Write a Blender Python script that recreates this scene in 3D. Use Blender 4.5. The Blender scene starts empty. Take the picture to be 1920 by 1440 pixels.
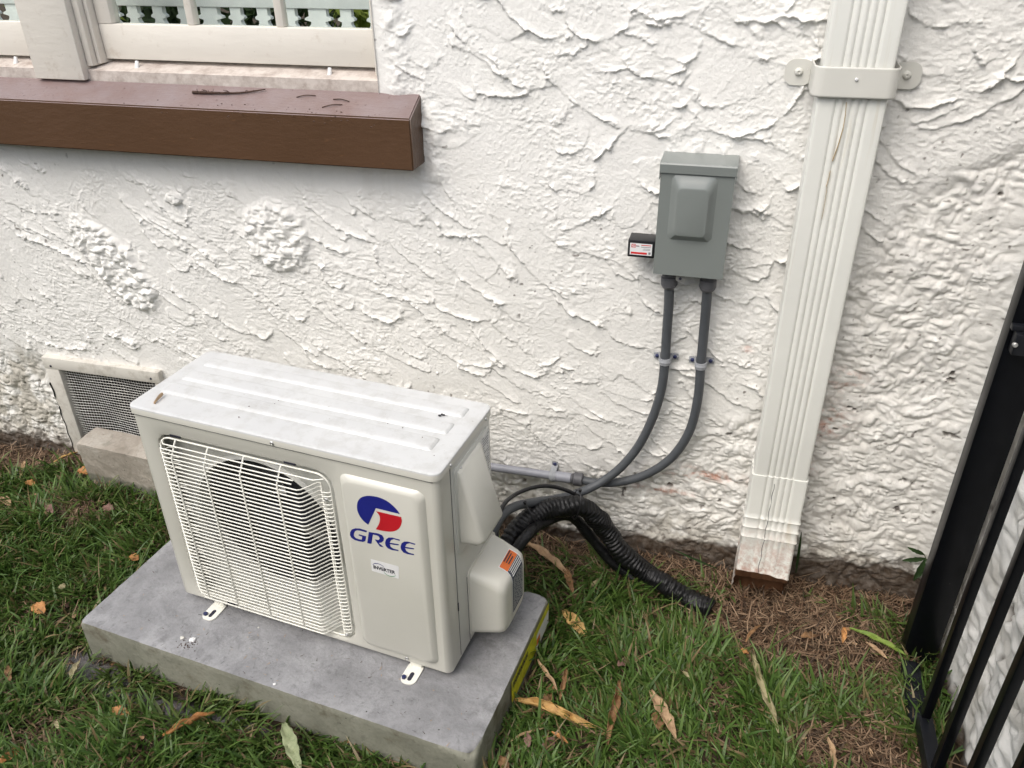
import bpy, bmesh, math, random
import numpy as np
from mathutils import Vector, Matrix
random.seed(7); RNG = np.random.default_rng(11)
R = math.radians
sc = bpy.context.scene
COL = sc.collection

# ------------------------------------------------------------------ camera
F_PX, YAW, PITCH, ROLL = 1527.86, R(15.613), R(30.202), R(-0.809)
CAMP = np.array([1.3047, -1.9527, 1.7244])
def cam_axes():
    f = np.array([-math.sin(YAW)*math.cos(PITCH), math.cos(YAW)*math.cos(PITCH), -math.sin(PITCH)])
    r = np.array([math.cos(YAW), math.sin(YAW), 0.0]); u = np.cross(r, f)
    c, s = math.cos(ROLL), math.sin(ROLL)
    return c*r+s*u, -s*r+c*u, f
CR, CU, CF = cam_axes()
cam = bpy.data.cameras.new('camera'); camo = bpy.data.objects.new('camera', cam); COL.objects.link(camo)
cam.sensor_width = 36; cam.sensor_fit = 'HORIZONTAL'; cam.lens = F_PX/1920*36
cam.clip_start = .02; cam.clip_end = 300
camo.matrix_world = Matrix([[CR[0], CU[0], -CF[0], CAMP[0]], [CR[1], CU[1], -CF[1], CAMP[1]],
                            [CR[2], CU[2], -CF[2], CAMP[2]], [0, 0, 0, 1]])
sc.camera = camo

# ------------------------------------------------------------------ world, sun, exposure
SUN_EL, SUN_AZ = R(54), R(208)          # azimuth the light comes from, measured from +y clockwise
w = bpy.data.worlds.new('World'); sc.world = w; w.use_nodes = True
nt = w.node_tree; bg = nt.nodes['Background']
sky = nt.nodes.new('ShaderNodeTexSky'); sky.sky_type = 'NISHITA'; sky.sun_disc = False
sky.sun_elevation = SUN_EL; sky.sun_rotation = SUN_AZ; sky.air_density = 1.0; sky.dust_density = 3.0; sky.ozone_density = 1.0
hs_ = nt.nodes.new('ShaderNodeHueSaturation'); hs_.inputs['Saturation'].default_value = .45; nt.links.new(sky.outputs[0], hs_.inputs['Color']); nt.links.new(hs_.outputs[0], bg.inputs[0]); bg.inputs[1].default_value = 0.15
sun = bpy.data.lights.new('sun', 'SUN'); sun.energy = 0.95; sun.angle = R(45); sun.color = (1.0, .93, .82)
suno = bpy.data.objects.new('sun', sun); COL.objects.link(suno)
sd = Vector((math.sin(SUN_AZ)*math.cos(SUN_EL), math.cos(SUN_AZ)*math.cos(SUN_EL), math.sin(SUN_EL)))
suno.rotation_euler = sd.to_track_quat('Z', 'Y').to_euler()
sc.view_settings.view_transform = 'Standard'; sc.view_settings.look = 'None'
sc.view_settings.exposure = 0.78; sc.view_settings.gamma = 1.0
sc.render.resolution_x = 1024; sc.render.resolution_y = 768

# ------------------------------------------------------------------ placing helpers (photo pixel -> point at a real distance)
def ray(x, y): return CF + CR*(x-960)/F_PX - CU*(y-720)/F_PX
def wallp(x, y, yy=0.0):
    d = ray(x, y); t = (yy-CAMP[1])/d[1]; return CAMP+t*d
def gnd(x, y, z=0.0):
    d = ray(x, y); t = (z-CAMP[2])/d[2]; return CAMP+t*d
ACY, PSI = -0.6247, R(-5.81)
AW, AD, AB, AT = .80, .289, .139, .735
def acw(x, y, z):
    c, s = math.cos(PSI), math.sin(PSI); return Vector((x*c-y*s, ACY+x*s+y*c, z))
def acl(P):
    c, s = math.cos(PSI), math.sin(PSI); dx, dy = P[0], P[1]-ACY
    return (dx*c+dy*s, -dx*s+dy*c, P[2])
def acfront(x, y, off=0.):
    n = np.array([-math.sin(PSI), math.cos(PSI), 0]); d = ray(x, y); A = np.array([0, ACY, 0])+n*off
    return acl(CAMP+((A-CAMP)@n)/(d@n)*d)

# ------------------------------------------------------------------ numpy noise
def smooth(t): return t*t*(3-2*t)
def sstep(a, b, x): return smooth(np.clip((x-a)/(b-a), 0, 1))
def vnoise(x, y, seed=0):
    xi = np.floor(x).astype(np.int64); yi = np.floor(y).astype(np.int64)
    fx = smooth(x-xi); fy = smooth(y-yi)
    def h(a, b):
        n = (a*374761393 + b*668265263 + seed*1442695041) & 0x7fffffff
        n = ((n ^ (n >> 13))*1274126177) & 0x7fffffff
        n = ((n ^ (n >> 16))*2246822519) & 0x7fffffff
        return (n & 0xffffff)/float(0xffffff)
    a = h(xi, yi); b = h(xi+1, yi); c = h(xi, yi+1); d = h(xi+1, yi+1)
    return (a*(1-fx)+b*fx)*(1-fy)+(c*(1-fx)+d*fx)*fy
def fbm(x, y, o=4, seed=0, g=.5):
    s = 0; a = 1; t = 0
    for k in range(o):
        s = s+a*vnoise(x*2**k+k*17.3, y*2**k+k*9.1, seed+k*31); t += a; a *= g
    return s/t
def ridge(x, y, o=4, seed=0, g=.55):
    s = 0; a = 1; t = 0
    for k in range(o):
        s = s+a*(1-np.abs(2*vnoise(x*2**k+k*5.3, y*2**k+k*3.1, seed+k*31)-1)); t += a; a *= g
    return s/t

# ------------------------------------------------------------------ object helpers
def tag(o, label=None, cat=None, group=None, kind=None):
    if label: o['label'] = label
    if cat: o['category'] = cat
    if group: o['group'] = group
    if kind: o['kind'] = kind
    return o
def empty(name, loc=(0, 0, 0), rz=0, label=None, cat=None, group=None):
    o = bpy.data.objects.new(name, None); COL.objects.link(o); o.location = loc; o.rotation_euler = (0, 0, rz)
    o.empty_display_size = .05
    return tag(o, label, cat, group)
def link(name, me, mat, parent=None, smooth_deg=None):
    o = bpy.data.objects.new(name, me); COL.objects.link(o)
    if parent: o.parent = parent
    if mat is not None:
        for m in (mat if isinstance(mat, (list, tuple)) else [mat]): me.materials.append(m)
    if smooth_deg is not None:
        me.polygons.foreach_set('use_smooth', [True]*len(me.polygons))
        if smooth_deg < 180: me.set_sharp_from_angle(angle=R(smooth_deg))
    return o
def fin(name, bm, mat, parent=None, sm=None):
    bmesh.ops.recalc_face_normals(bm, faces=bm.faces)
    me = bpy.data.meshes.new(name); bm.to_mesh(me); bm.free()
    return link(name, me, mat, parent, sm)
def npmesh(name, V, Fq, mat, parent=None, smooth_all=True, cols=None):
    me = bpy.data.meshes.new(name); V = np.asarray(V, np.float32); Fq = np.asarray(Fq, np.int32)
    k = Fq.shape[1]
    me.vertices.add(len(V)); me.vertices.foreach_set('co', V.ravel())
    me.loops.add(Fq.size); me.loops.foreach_set('vertex_index', Fq.ravel())
    me.polygons.add(len(Fq)); me.polygons.foreach_set('loop_start', np.arange(0, Fq.size, k, dtype=np.int32))
    me.update(calc_edges=True)
    if smooth_all: me.polygons.foreach_set('use_smooth', np.ones(len(Fq), bool))
    if cols:
        for nm, c in cols.items():
            at = me.color_attributes.new(nm, 'FLOAT_COLOR', 'POINT')
            c4 = np.ones((len(V), 4), np.float32); c4[:, :c.shape[1]] = c
            at.data.foreach_set('color', c4.ravel())
    me.validate()
    return link(name, me, mat, parent)
def sol(o, t):
    m = o.modifiers.new('thickness', 'SOLIDIFY'); m.thickness = t; m.offset = 0; return o
def box(bm, x0, x1, y0, y1, z0, z1, bev=0, seg=2, M=None):
    vs = [bm.verts.new((x, y, z)) for x in (x0, x1) for y in (y0, y1) for z in (z0, z1)]
    fs = [(0, 1, 3, 2), (4, 6, 7, 5), (0, 4, 5, 1), (2, 3, 7, 6), (0, 2, 6, 4), (1, 5, 7, 3)]
    F = [bm.faces.new([vs[i] for i in f]) for f in fs]
    geo = vs
    if bev:
        es = list({e for f in F for e in f.edges})
        r = bmesh.ops.bevel(bm, geom=es, offset=bev, segments=seg, profile=.5, affect='EDGES')
        geo = list({v for f in r['faces'] for v in f.verts} | {v for v in vs if v.is_valid})
    if M is not None: bmesh.ops.transform(bm, matrix=M, verts=geo)
    return geo
def spline(P, n=8, closed=False):
    P = [Vector(p) for p in P]; out = []
    N = len(P)
    for i in range(N if closed else N-1):
        g = (lambda k: P[k % N]) if closed else (lambda k: P[max(0, min(N-1, k))])
        a, b, c, d = g(i-1), g(i), g(i+1), g(i+2)
        for j in range(n):
            t = j/n
            out.append(.5*((2*b)+(-a+c)*t+(2*a-5*b+4*c-d)*t*t+(-a+3*b-3*c+d)*t**3))
    if not closed: out.append(P[-1])
    return out
def tube(bm, P, r, n=8, closed=False, caps=True, flat=1.0):
    P = [Vector(p) for p in P]; N = len(P); rings = []
    rr = r if callable(r) else (lambda i: r)
    T = []
    for i in range(N):
        a = P[(i-1) % N] if (closed or i > 0) else P[i]; b = P[(i+1) % N] if (closed or i < N-1) else P[i]
        t = (b-a); T.append(t.normalized() if t.length > 1e-9 else Vector((0, 0, 1)))
    up = Vector((0, 0, 1)) if abs(T[0].z) < .9 else Vector((0, 1, 0))
    nrm = (up-T[0]*up.dot(T[0])).normalized()
    for i in range(N):
        nrm = (nrm-T[i]*nrm.dot(T[i])).normalized(); bn = T[i].cross(nrm)
        rings.append([bm.verts.new(P[i]+(nrm*math.cos(2*math.pi*k/n)+bn*math.sin(2*math.pi*k/n)*flat)*rr(i)) for k in range(n)])
    for i in range(N if closed else N-1):
        A, B = rings[i], rings[(i+1) % N]
        for k in range(n): bm.faces.new((A[k], A[(k+1) % n], B[(k+1) % n], B[k]))
    if caps and not closed:
        bm.faces.new(rings[0]); bm.faces.new(rings[-1])
def cyl(bm, a, b, r, n=20, r2=None, bev=0):
    """solid of revolution from a to b with slightly rounded rims"""
    a = Vector(a); b = Vector(b); d = (b-a).normalized(); L = (b-a).length
    r2 = r if r2 is None else r2
    prof = [(0, r-bev), (bev, r), (L-bev, r2), (L, r2-bev)] if bev else [(0, r), (L, r2)]
    up = Vector((0, 0, 1)) if abs(d.z) < .9 else Vector((1, 0, 0))
    u = (up-d*up.dot(d)).normalized(); v = d.cross(u); rings = []
    for h, q in prof:
        rings.append([bm.verts.new(a+d*h+(u*math.cos(2*math.pi*k/n)+v*math.sin(2*math.pi*k/n))*q) for k in range(n)])
    for A, B in zip(rings, rings[1:]):
        for k in range(n): bm.faces.new((A[k], A[(k+1) % n], B[(k+1) % n], B[k]))
    bm.faces.new(rings[0]); bm.faces.new(rings[-1])
def rrect(x0, x1, y0, y1, r, n=6):
    P = []
    for cx, cy, a0 in ((x1-r, y1-r, 0), (x0+r, y1-r, 90), (x0+r, y0+r, 180), (x1-r, y0+r, 270)):
        for k in range(n+1):
            a = R(a0+90*k/n); P.append((cx+r*math.cos(a), cy+r*math.sin(a)))
    return P
def loft(bm, loops, cap0=True, cap1=True):
    rings = [[bm.verts.new(p) for p in L] for L in loops]; n = len(rings[0])
    for A, B in zip(rings, rings[1:]):
        for k in range(n): bm.faces.new((A[k], A[(k+1) % n], B[(k+1) % n], B[k]))
    if cap0: bm.faces.new(rings[0])
    if cap1: bm.faces.new(rings[-1])
    return rings
def screw(name, loc, d, r, mat, parent, h=.003):
    bm = bmesh.new(); a = Vector(loc); d = Vector(d).normalized()
    up = Vector((0, 0, 1)) if abs(d.z) < .9 else Vector((1, 0, 0))
    u = (up-d*up.dot(d)).normalized(); v = d.cross(u); rings = []
    for hh, q in ((0, r), (h*.5, r*.97), (h*.85, r*.75), (h, r*.35), (h*.7, r*.25), (h*.7, .0001)):
        rings.append([bm.verts.new(a+d*hh+(u*math.cos(.5236*k)+v*math.sin(.5236*k))*q) for k in range(12)])
    for A, B in zip(rings, rings[1:]):
        for k in range(12): bm.faces.new((A[k], A[(k+1) % 12], B[(k+1) % 12], B[k]))
    return fin(name, bm, mat, parent, 50)

# ------------------------------------------------------------------ materials
class NB:
    def __init__(s, name):
        s.m = bpy.data.materials.new(name); s.m.use_nodes = True; s.t = s.m.node_tree; s.b = s.t.nodes['Principled BSDF']
        s.co = s.t.nodes.new('ShaderNodeTexCoord').outputs['Object']
    def n(s, typ, **k):
        x = s.t.nodes.new(typ)
        for a, v in k.items():
            if isinstance(a, str) and hasattr(x, a): setattr(x, a, v)
        return x
    def l(s, a, b): s.t.links.new(a, b)
    def noise(s, scale, detail=4, rough=.55, dist=0, vec=None, stretch=None):
        x = s.n('ShaderNodeTexNoise'); x.inputs['Scale'].default_value = scale; x.inputs['Detail'].default_value = detail
        x.inputs['Roughness'].default_value = rough; x.inputs['Distortion'].default_value = dist
        v = vec or s.co
        if stretch:
            mp = s.n('ShaderNodeMapping'); mp.inputs['Scale'].default_value = stretch; s.l(v, mp.inputs[0]); v = mp.outputs[0]
        s.l(v, x.inputs['Vector']); return x.outputs['Fac']
    def ramp(s, fac, stops):
        x = s.n('ShaderNodeValToRGB'); e = x.color_ramp.elements
        while len(e) < len(stops): e.new(.5)
        for i, (p, c) in enumerate(stops):
            e[i].position = p; e[i].color = (*(c if isinstance(c, (tuple, list)) else (c, c, c)), 1)
        s.l(fac, x.inputs[0]); return x.outputs[0]
    def mix(s, fac, a, b, mode='MIX'):
        x = s.n('ShaderNodeMix'); x.data_type = 'RGBA'; x.blend_type = mode
        for v, i in ((fac, 0), (a, 6), (b, 7)):
            if isinstance(v, (int, float)): x.inputs[i].default_value = v
            elif isinstance(v, (tuple, list)): x.inputs[i].default_value = (*v, 1)
            else: s.l(v, x.inputs[i])
        return x.outputs[2]
    def bump(s, h, dist, strength=1.0):
        x = s.n('ShaderNodeBump'); x.inputs['Strength'].default_value = strength; x.inputs['Distance'].default_value = dist
        s.l(h, x.inputs['Height'])
        if s.b.inputs['Normal'].is_linked: s.l(s.b.inputs['Normal'].links[0].from_socket, x.inputs['Normal'])
        s.l(x.outputs[0], s.b.inputs['Normal'])
    def col(s, c):
        if isinstance(c, (tuple, list)): s.b.inputs['Base Color'].default_value = (*c, 1)
        else: s.l(c, s.b.inputs['Base Color'])
    def set(s, rough=.5, metal=0, spec=.5, coat=0):
        s.b.inputs['Roughness'].default_value = rough; s.b.inputs['Metallic'].default_value = metal
        s.b.inputs['Specular IOR Level'].default_value = spec
        if coat: s.b.inputs['Coat Weight'].default_value = coat; s.b.inputs['Coat Roughness'].default_value = .15
        return s
def attr(b, name):
    a = b.n('ShaderNodeAttribute'); a.attribute_name = name; return a.outputs['Color']
def sep(b, c):
    x = b.n('ShaderNodeSeparateColor'); b.l(c, x.inputs[0]); return x.outputs

def mat_plain(name, c, rough=.5, var=.06, scale=20, metal=0, spec=.5, bump=0, bscale=200, coat=0, dirt=None, dirt_th=(.6, .75), dscale=30):
    b = NB(name).set(rough, metal, spec, coat)
    n = b.noise(scale, 5)
    hi = tuple(min(1, v*(1+var)) for v in c); lo = tuple(v*(1-var) for v in c)
    cc = b.ramp(n, [(.3, lo), (.7, hi)])
    if dirt:
        d = b.ramp(b.noise(dscale, 8, .65), [(dirt_th[0], 0.), (dirt_th[1], 1.)]); cc = b.mix(d, cc, dirt)
    b.col(cc)
    if bump: b.bump(b.noise(bscale, 4), bump)
    return b.m

# wall paint: white paint on trowelled render; dirt, scuffs and vent shade come from the 'marks' attribute
def mat_wall():
    b = NB('white_stucco_paint').set(.62, 0, .35)
    s = sep(b, attr(b, 'marks'))
    base = b.ramp(b.noise(2.2, 5), [(.3, (.765, .75, .71)), (.7, (.83, .815, .78))])
    base = b.mix(b.ramp(b.noise(14, 6, .6), [(.35, 0.), (.75, .25)]), base, (.68, .672, .64))
    red = b.ramp(b.noise(60, 6, .7), [(.35, 0.), (.6, 1.)])
    rm = b.n('ShaderNodeMath', operation='MULTIPLY'); b.l(s[1], rm.inputs[0]); b.l(red, rm.inputs[1])
    base = b.mix(rm.outputs[0], base, (.50, .24, .17))
    base = b.mix(s[2], base, (.42, .39, .33))
    dm = b.ramp(b.noise(45, 8, .7), [(.2, .8), (.6, 1.)])
    d2 = b.n('ShaderNodeMath', operation='MULTIPLY'); b.l(s[0], d2.inputs[0]); b.l(dm, d2.inputs[1])
    base = b.mix(d2.outputs[0], base, (.060, .040, .026))
    b.col(base)
    b.bump(b.noise(260, 5, .6), .0012, .8); b.bump(b.noise(70, 5, .6), .003, .5)
    return b.m
M = {}
M['wall'] = mat_wall()
def mat_soil():
    b = NB('dark_soil').set(.9, 0, .2)
    c = b.ramp(b.noise(18, 8, .7), [(.3, (.028, .020, .013)), (.55, (.06, .042, .027)), (.8, (.10, .075, .05))])
    s = sep(b, attr(b, 'marks'))
    sand = b.ramp(b.noise(60, 8, .7), [(.3, (.10, .092, .092)), (.7, (.20, .19, .19))])
    specks = b.ramp(b.noise(420, 2, .5), [(.72, 0.), (.76, 1.)])
    sand = b.mix(specks, sand, (.6, .6, .6))
    c = b.mix(s[0], c, sand)
    b.col(c); b.bump(b.noise(60, 8, .7), .012, 1.0)
    return b.m
M['soil'] = mat_soil()
def mat_blade(name, rough=.45, transl=.25):
    b = NB(name).set(rough, 0, .4); c = attr(b, 'tint'); b.col(c)
    tr = b.n('ShaderNodeBsdfTranslucent'); b.l(c, tr.inputs[0]); mx = b.n('ShaderNodeMixShader'); mx.inputs[0].default_value = transl
    out = [x for x in b.t.nodes if x.type == 'OUTPUT_MATERIAL'][0]
    b.l(b.b.outputs[0], mx.inputs[1]); b.l(tr.outputs[0], mx.inputs[2]); b.l(mx.outputs[0], out.inputs[0])
    return b.m
M['blade'] = mat_blade('grass_blade'); M['straw'] = mat_blade('dead_straw', .7, .1)
def mat_concrete(name, lo, mid, hi, stain=None, bump=.0015, sc_=1.0, pit=True):
    b = NB(name).set(.78, 0, .3)
    c = b.ramp(b.noise(7*sc_, 8, .62, .3), [(.28, lo), (.5, mid), (.72, hi)])
    c = b.mix(b.ramp(b.noise(120, 3, .6), [(.45, 0.), (.8, .35)]), c, tuple(v*.55 for v in mid))
    c = b.mix(b.ramp(b.noise(38, 7, .75, .6), [(.54, 0.), (.66, .5)]), c, tuple(v*.5 for v in mid))
    if stain: c = b.mix(b.ramp(b.noise(9, 7, .7), [(.55, 0.), (.68, .75)]), c, stain)
    if pit:
        v = b.n('ShaderNodeTexVoronoi'); v.inputs['Scale'].default_value = 26; b.l(b.co, v.inputs['Vector'])
        p = b.ramp(v.outputs['Distance'], [(.035, 1.), (.06, 0.)]); c = b.mix(p, c, (.05, .045, .04))
    b.col(c); b.bump(b.noise(90, 6, .65), bump); b.bump(b.noise(12, 5, .6), bump*3, .6)
    return b
M['pad_top'] = mat_concrete('pad_top_concrete', (.17, .17, .175), (.27, .27, .278), (.38, .38, .388), (.15, .148, .152), .0022).m
M['pad_side'] = mat_concrete('pad_side_concrete', (.19, .19, .155), (.26, .26, .21), (.33, .325, .27), (.11, .09, .055)).m
bb = mat_concrete('old_concrete', (.25, .22, .18), (.38, .34, .29), (.50, .47, .42), (.20, .19, .15), .003)
sx_ = bb.n('ShaderNodeSeparateXYZ'); bb.l(bb.co, sx_.inputs[0]); ad_ = bb.n('ShaderNodeMath', operation='MULTIPLY_ADD'); ad_.inputs[1].default_value = .05; bb.l(bb.noise(14, 4), ad_.inputs[0]); bb.l(sx_.outputs[2], ad_.inputs[2])
bb.col(bb.mix(bb.ramp(ad_.outputs[0], [(.072, .75), (.082, 0.)]), bb.b.inputs['Base Color'].links[0].from_socket, (.13, .135, .10))); M['block'] = bb.m
def paint(name, c, rough=.35, **k): return mat_plain(name, c, rough, .03, 6, **k)
def mat_ac():
    b = NB('cream_enamel').set(.28, 0, .5, .15)
    c = b.ramp(b.noise(4, 4), [(.3, (.585, .575, .515)), (.7, (.615, .605, .545))])
    c = b.mix(b.ramp(b.noise(300, 2, .5), [(.74, 0.), (.78, .6)]), c, (.35, .32, .26))
    b.col(c); b.bump(b.noise(900, 2), .0001); return b.m
M['ac'] = mat_ac()
def mat_ac_skytint():  # cabinet enamel cooled to carry the blue sky light, plus dust and specks
    b = NB('sky_tinted_enamel').set(.3, 0, .5, .1)
    c = b.ramp(b.noise(5, 5), [(.3, (.545, .55, .55)), (.7, (.60, .605, .60))])
    c = b.mix(b.ramp(b.noise(22, 8, .7), [(.48, 0.), (.62, .40)]), c, (.42, .415, .39))
    c = b.mix(b.ramp(b.noise(160, 3, .6), [(.70, 0.), (.76, .7)]), c, (.25, .22, .18))
    b.col(c); return b.m
M['ac_skytint'] = mat_ac_skytint()
M['acplastic'] = mat_plain('cream_plastic', (.64, .63, .57), .38, .03, 8, dirt=(.4, .38, .3), dirt_th=(.68, .9), dscale=14)
M['acmetal2'] = mat_plain('grey_cream_enamel', (.56, .56, .52), .3, .03, 6)
M['grille'] = paint('grille_wire', (.80, .79, .72), .35)
M['cavity'] = mat_plain('galvanised_inside', (.60, .60, .56), .45, .15, 12, metal=.1)
M['coil'] = mat_plain('coil_fins', (.46, .47, .46), .5, .2, 60, metal=.4)
M['fan'] = mat_plain('fan_plastic', (.010, .011, .016), .4)
M['black'] = mat_plain('black_gloss_paint', (.003, .0035, .005), .30, .2, 30, spec=.16, dirt=(.16, .15, .13), dirt_th=(.735, .76), dscale=90)
M['blackside'] = mat_plain('black_satin_paint', (.008, .009, .012), .42, .2, 30, spec=.3)
M['blackplastic'] = mat_plain('black_plastic', (.012, .012, .014), .4, .2, 40)
def mat_hose():
    b = NB('black_tape').set(.38, 0, .4); b.col((.006, .006, .007))
    b.bump(b.noise(60, 5, .6, 1.0), .004, .8); return b.m
M['hose'] = mat_hose()
M['conduit'] = mat_plain('grey_conduit', (.068, .074, .082), .5, .1, 25, dirt=(.2, .2, .2), dirt_th=(.68, .8), dscale=60)
M['pvc'] = mat_plain('light_grey_pvc', (.27, .275, .31), .45, .08, 20)
M['fitting'] = mat_plain('grey_fitting', (.085, .085, .092), .5)
M['strap'] = mat_plain('grey_strap', (.30, .31, .33), .45)
M['boxpaint'] = mat_plain('green_grey_enamel', (.195, .213, .203), .3, .03, 5, coat=.2, bump=.0001, bscale=900)
M['zinc'] = mat_plain('zinc', (.55, .55, .54), .35, .1, 60, metal=.8)
M['bolt'] = mat_plain('blue_screw', (.018, .025, .09), .35)
M['logo_blue'] = mat_plain('logo_blue', (.014, .018, .20), .35)
M['logo_red'] = mat_plain('logo_red', (.50, .012, .022), .35)
M['white_label'] = mat_plain('white_label', (.78, .78, .78), .4)
M['ink'] = mat_plain('ink', (.02, .02, .035), .5)
M['greyink'] = mat_plain('grey_ink', (.22, .22, .23), .5)
M['greenink'] = mat_plain('green_ink', (.08, .30, .12), .5)
M['navy'] = mat_plain('navy_label', (.045, .055, .09), .4)
M['orange'] = mat_plain('orange_label', (.72, .16, .03), .4)
M['yellow'] = mat_plain('yellow_label', (.62, .60, .03), .35, .25, 60, dirt=(.55, .55, .45), dirt_th=(.62, .7), dscale=50)
M['redink'] = mat_plain('red_ink', (.62, .03, .03), .4)
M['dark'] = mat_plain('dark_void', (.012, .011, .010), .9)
def mat_down():
    b = NB('cream_downspout').set(.35, 0, .5)
    c = b.ramp(b.noise(3, 4), [(.3, (.70, .70, .655)), (.7, (.76, .76, .71))])
    st = b.ramp(b.noise(22, 6, .65, 0, None, (1, 1, .06)), [(.60, 0.), (.72, .55)]); c = b.mix(st, c, (.52, .46, .33))
    s = sep(b, attr(b, 'marks'))
    red = b.ramp(b.noise(55, 8, .75), [(.42, 0.), (.62, 1.)])
    mm = b.n('ShaderNodeMath', operation='MULTIPLY'); b.l(s[0], mm.inputs[0]); b.l(red, mm.inputs[1])
    c = b.mix(mm.outputs[0], c, (.42, .25, .20))
    c = b.mix(s[1], c, (.36, .24, .11))
    gi = b.n('ShaderNodeNewGeometry'); c = b.mix(gi.outputs['Backfacing'], c, b.ramp(b.noise(30, 6, .7, 0, None, (1, 1, .15)), [(.3, (.07, .028, .012)), (.7, (.17, .085, .045))]))
    b.col(c); b.bump(b.noise(18, 3), .0015, .5); return b.m
M['down'] = mat_down()
M['bracket'] = mat_plain('bracket_paint', (.62, .61, .56), .4, .03, 8)
def mat_oldpaint(name, c, dirtc, th=(.58, .8)):
    b = NB(name).set(.45, 0, .4)
    cc = b.ramp(b.noise(5, 5), [(.3, tuple(v*.93 for v in c)), (.7, c)])
    cc = b.mix(b.ramp(b.noise(26, 8, .72), [(th[0], 0.), (th[1], .7)]), cc, dirtc)
    cc = b.mix(b.ramp(b.noise(110, 4, .6), [(.70, 0.), (.75, .8)]), cc, (.14, .11, .08))
    b.col(cc); b.bump(b.noise(50, 6, .65, 0, None, (.3, 1, 1)), .0015, .8); return b.m
M['trim'] = mat_oldpaint('old_white_trim', (.72, .68, .61), (.45, .38, .30))
M['porch'] = mat_plain('porch_white', (.86, .87, .84), .5)
M['ledge'] = mat_oldpaint('dirty_white_ledge', (.60, .54, .49), (.24, .18, .15), (.42, .68))
M['ventwood'] = mat_oldpaint('weathered_white_wood', (.66, .63, .57), (.30, .26, .21), (.5, .75))
def mat_brown(name, c, hi, dusty):
    b = NB(name).set(.38, 0, .4)
    cc = b.ramp(b.noise(3, 5), [(.3, c), (.7, hi)])
    if dusty:
        cc = b.mix(b.ramp(b.noise(9, 8, .7), [(.3, .35), (.7, .95)]), cc, (.235, .190, .19))
        cc = b.mix(b.ramp(b.noise(75, 5, .65), [(.62, 0.), (.72, .7)]), cc, (.07, .035, .025))
    else: cc = b.mix(b.ramp(b.noise(90, 6, .7, 0, None, (.3, 1, 1)), [(.64, 0.), (.72, .5)]), cc, (.16, .08, .035))
    b.col(cc); b.bump(b.noise(70, 6, .65, 0, None, (.35, 1, 1)), .0018, .8); return b.m
M['brown'] = mat_brown('brown_sill_paint', (.078, .041, .021), (.094, .050, .027), False)
M['browntop'] = mat_brown('dusty_brown_paint', (.14, .075, .055), (.17, .09, .07), True)
M['wire'] = mat_plain('screen_wire', (.50, .49, .46), .45, .2, 20, metal=.3)
M['twig'] = mat_plain('twig_bark', (.055, .028, .018), .8, .4, 80)
g = NB('window_glass'); tr_ = g.n('ShaderNodeBsdfTransparent'); tr_.inputs[0].default_value = (.975, .997, .985, 1); gl_ = g.n('ShaderNodeBsdfGlossy'); gl_.inputs['Roughness'].default_value = .01
lw_ = g.n('ShaderNodeLayerWeight'); lw_.inputs[0].default_value = .5; fr_ = g.n('ShaderNodeMath', operation='POWER'); fr_.inputs[1].default_value = 4; g.l(lw_.outputs['Facing'], fr_.inputs[0]); fa_ = g.n('ShaderNodeMath', operation='ADD'); fa_.inputs[1].default_value = .03; g.l(fr_.outputs[0], fa_.inputs[0]); mx_ = g.n('ShaderNodeMixShader'); g.l(fa_.outputs[0], mx_.inputs[0]); g.l(tr_.outputs[0], mx_.inputs[1]); g.l(gl_.outputs[0], mx_.inputs[2])
g.l(mx_.outputs[0], [x for x in g.t.nodes if x.type == 'OUTPUT_MATERIAL'][0].inputs[0]); M['glass'] = g.m

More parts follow.
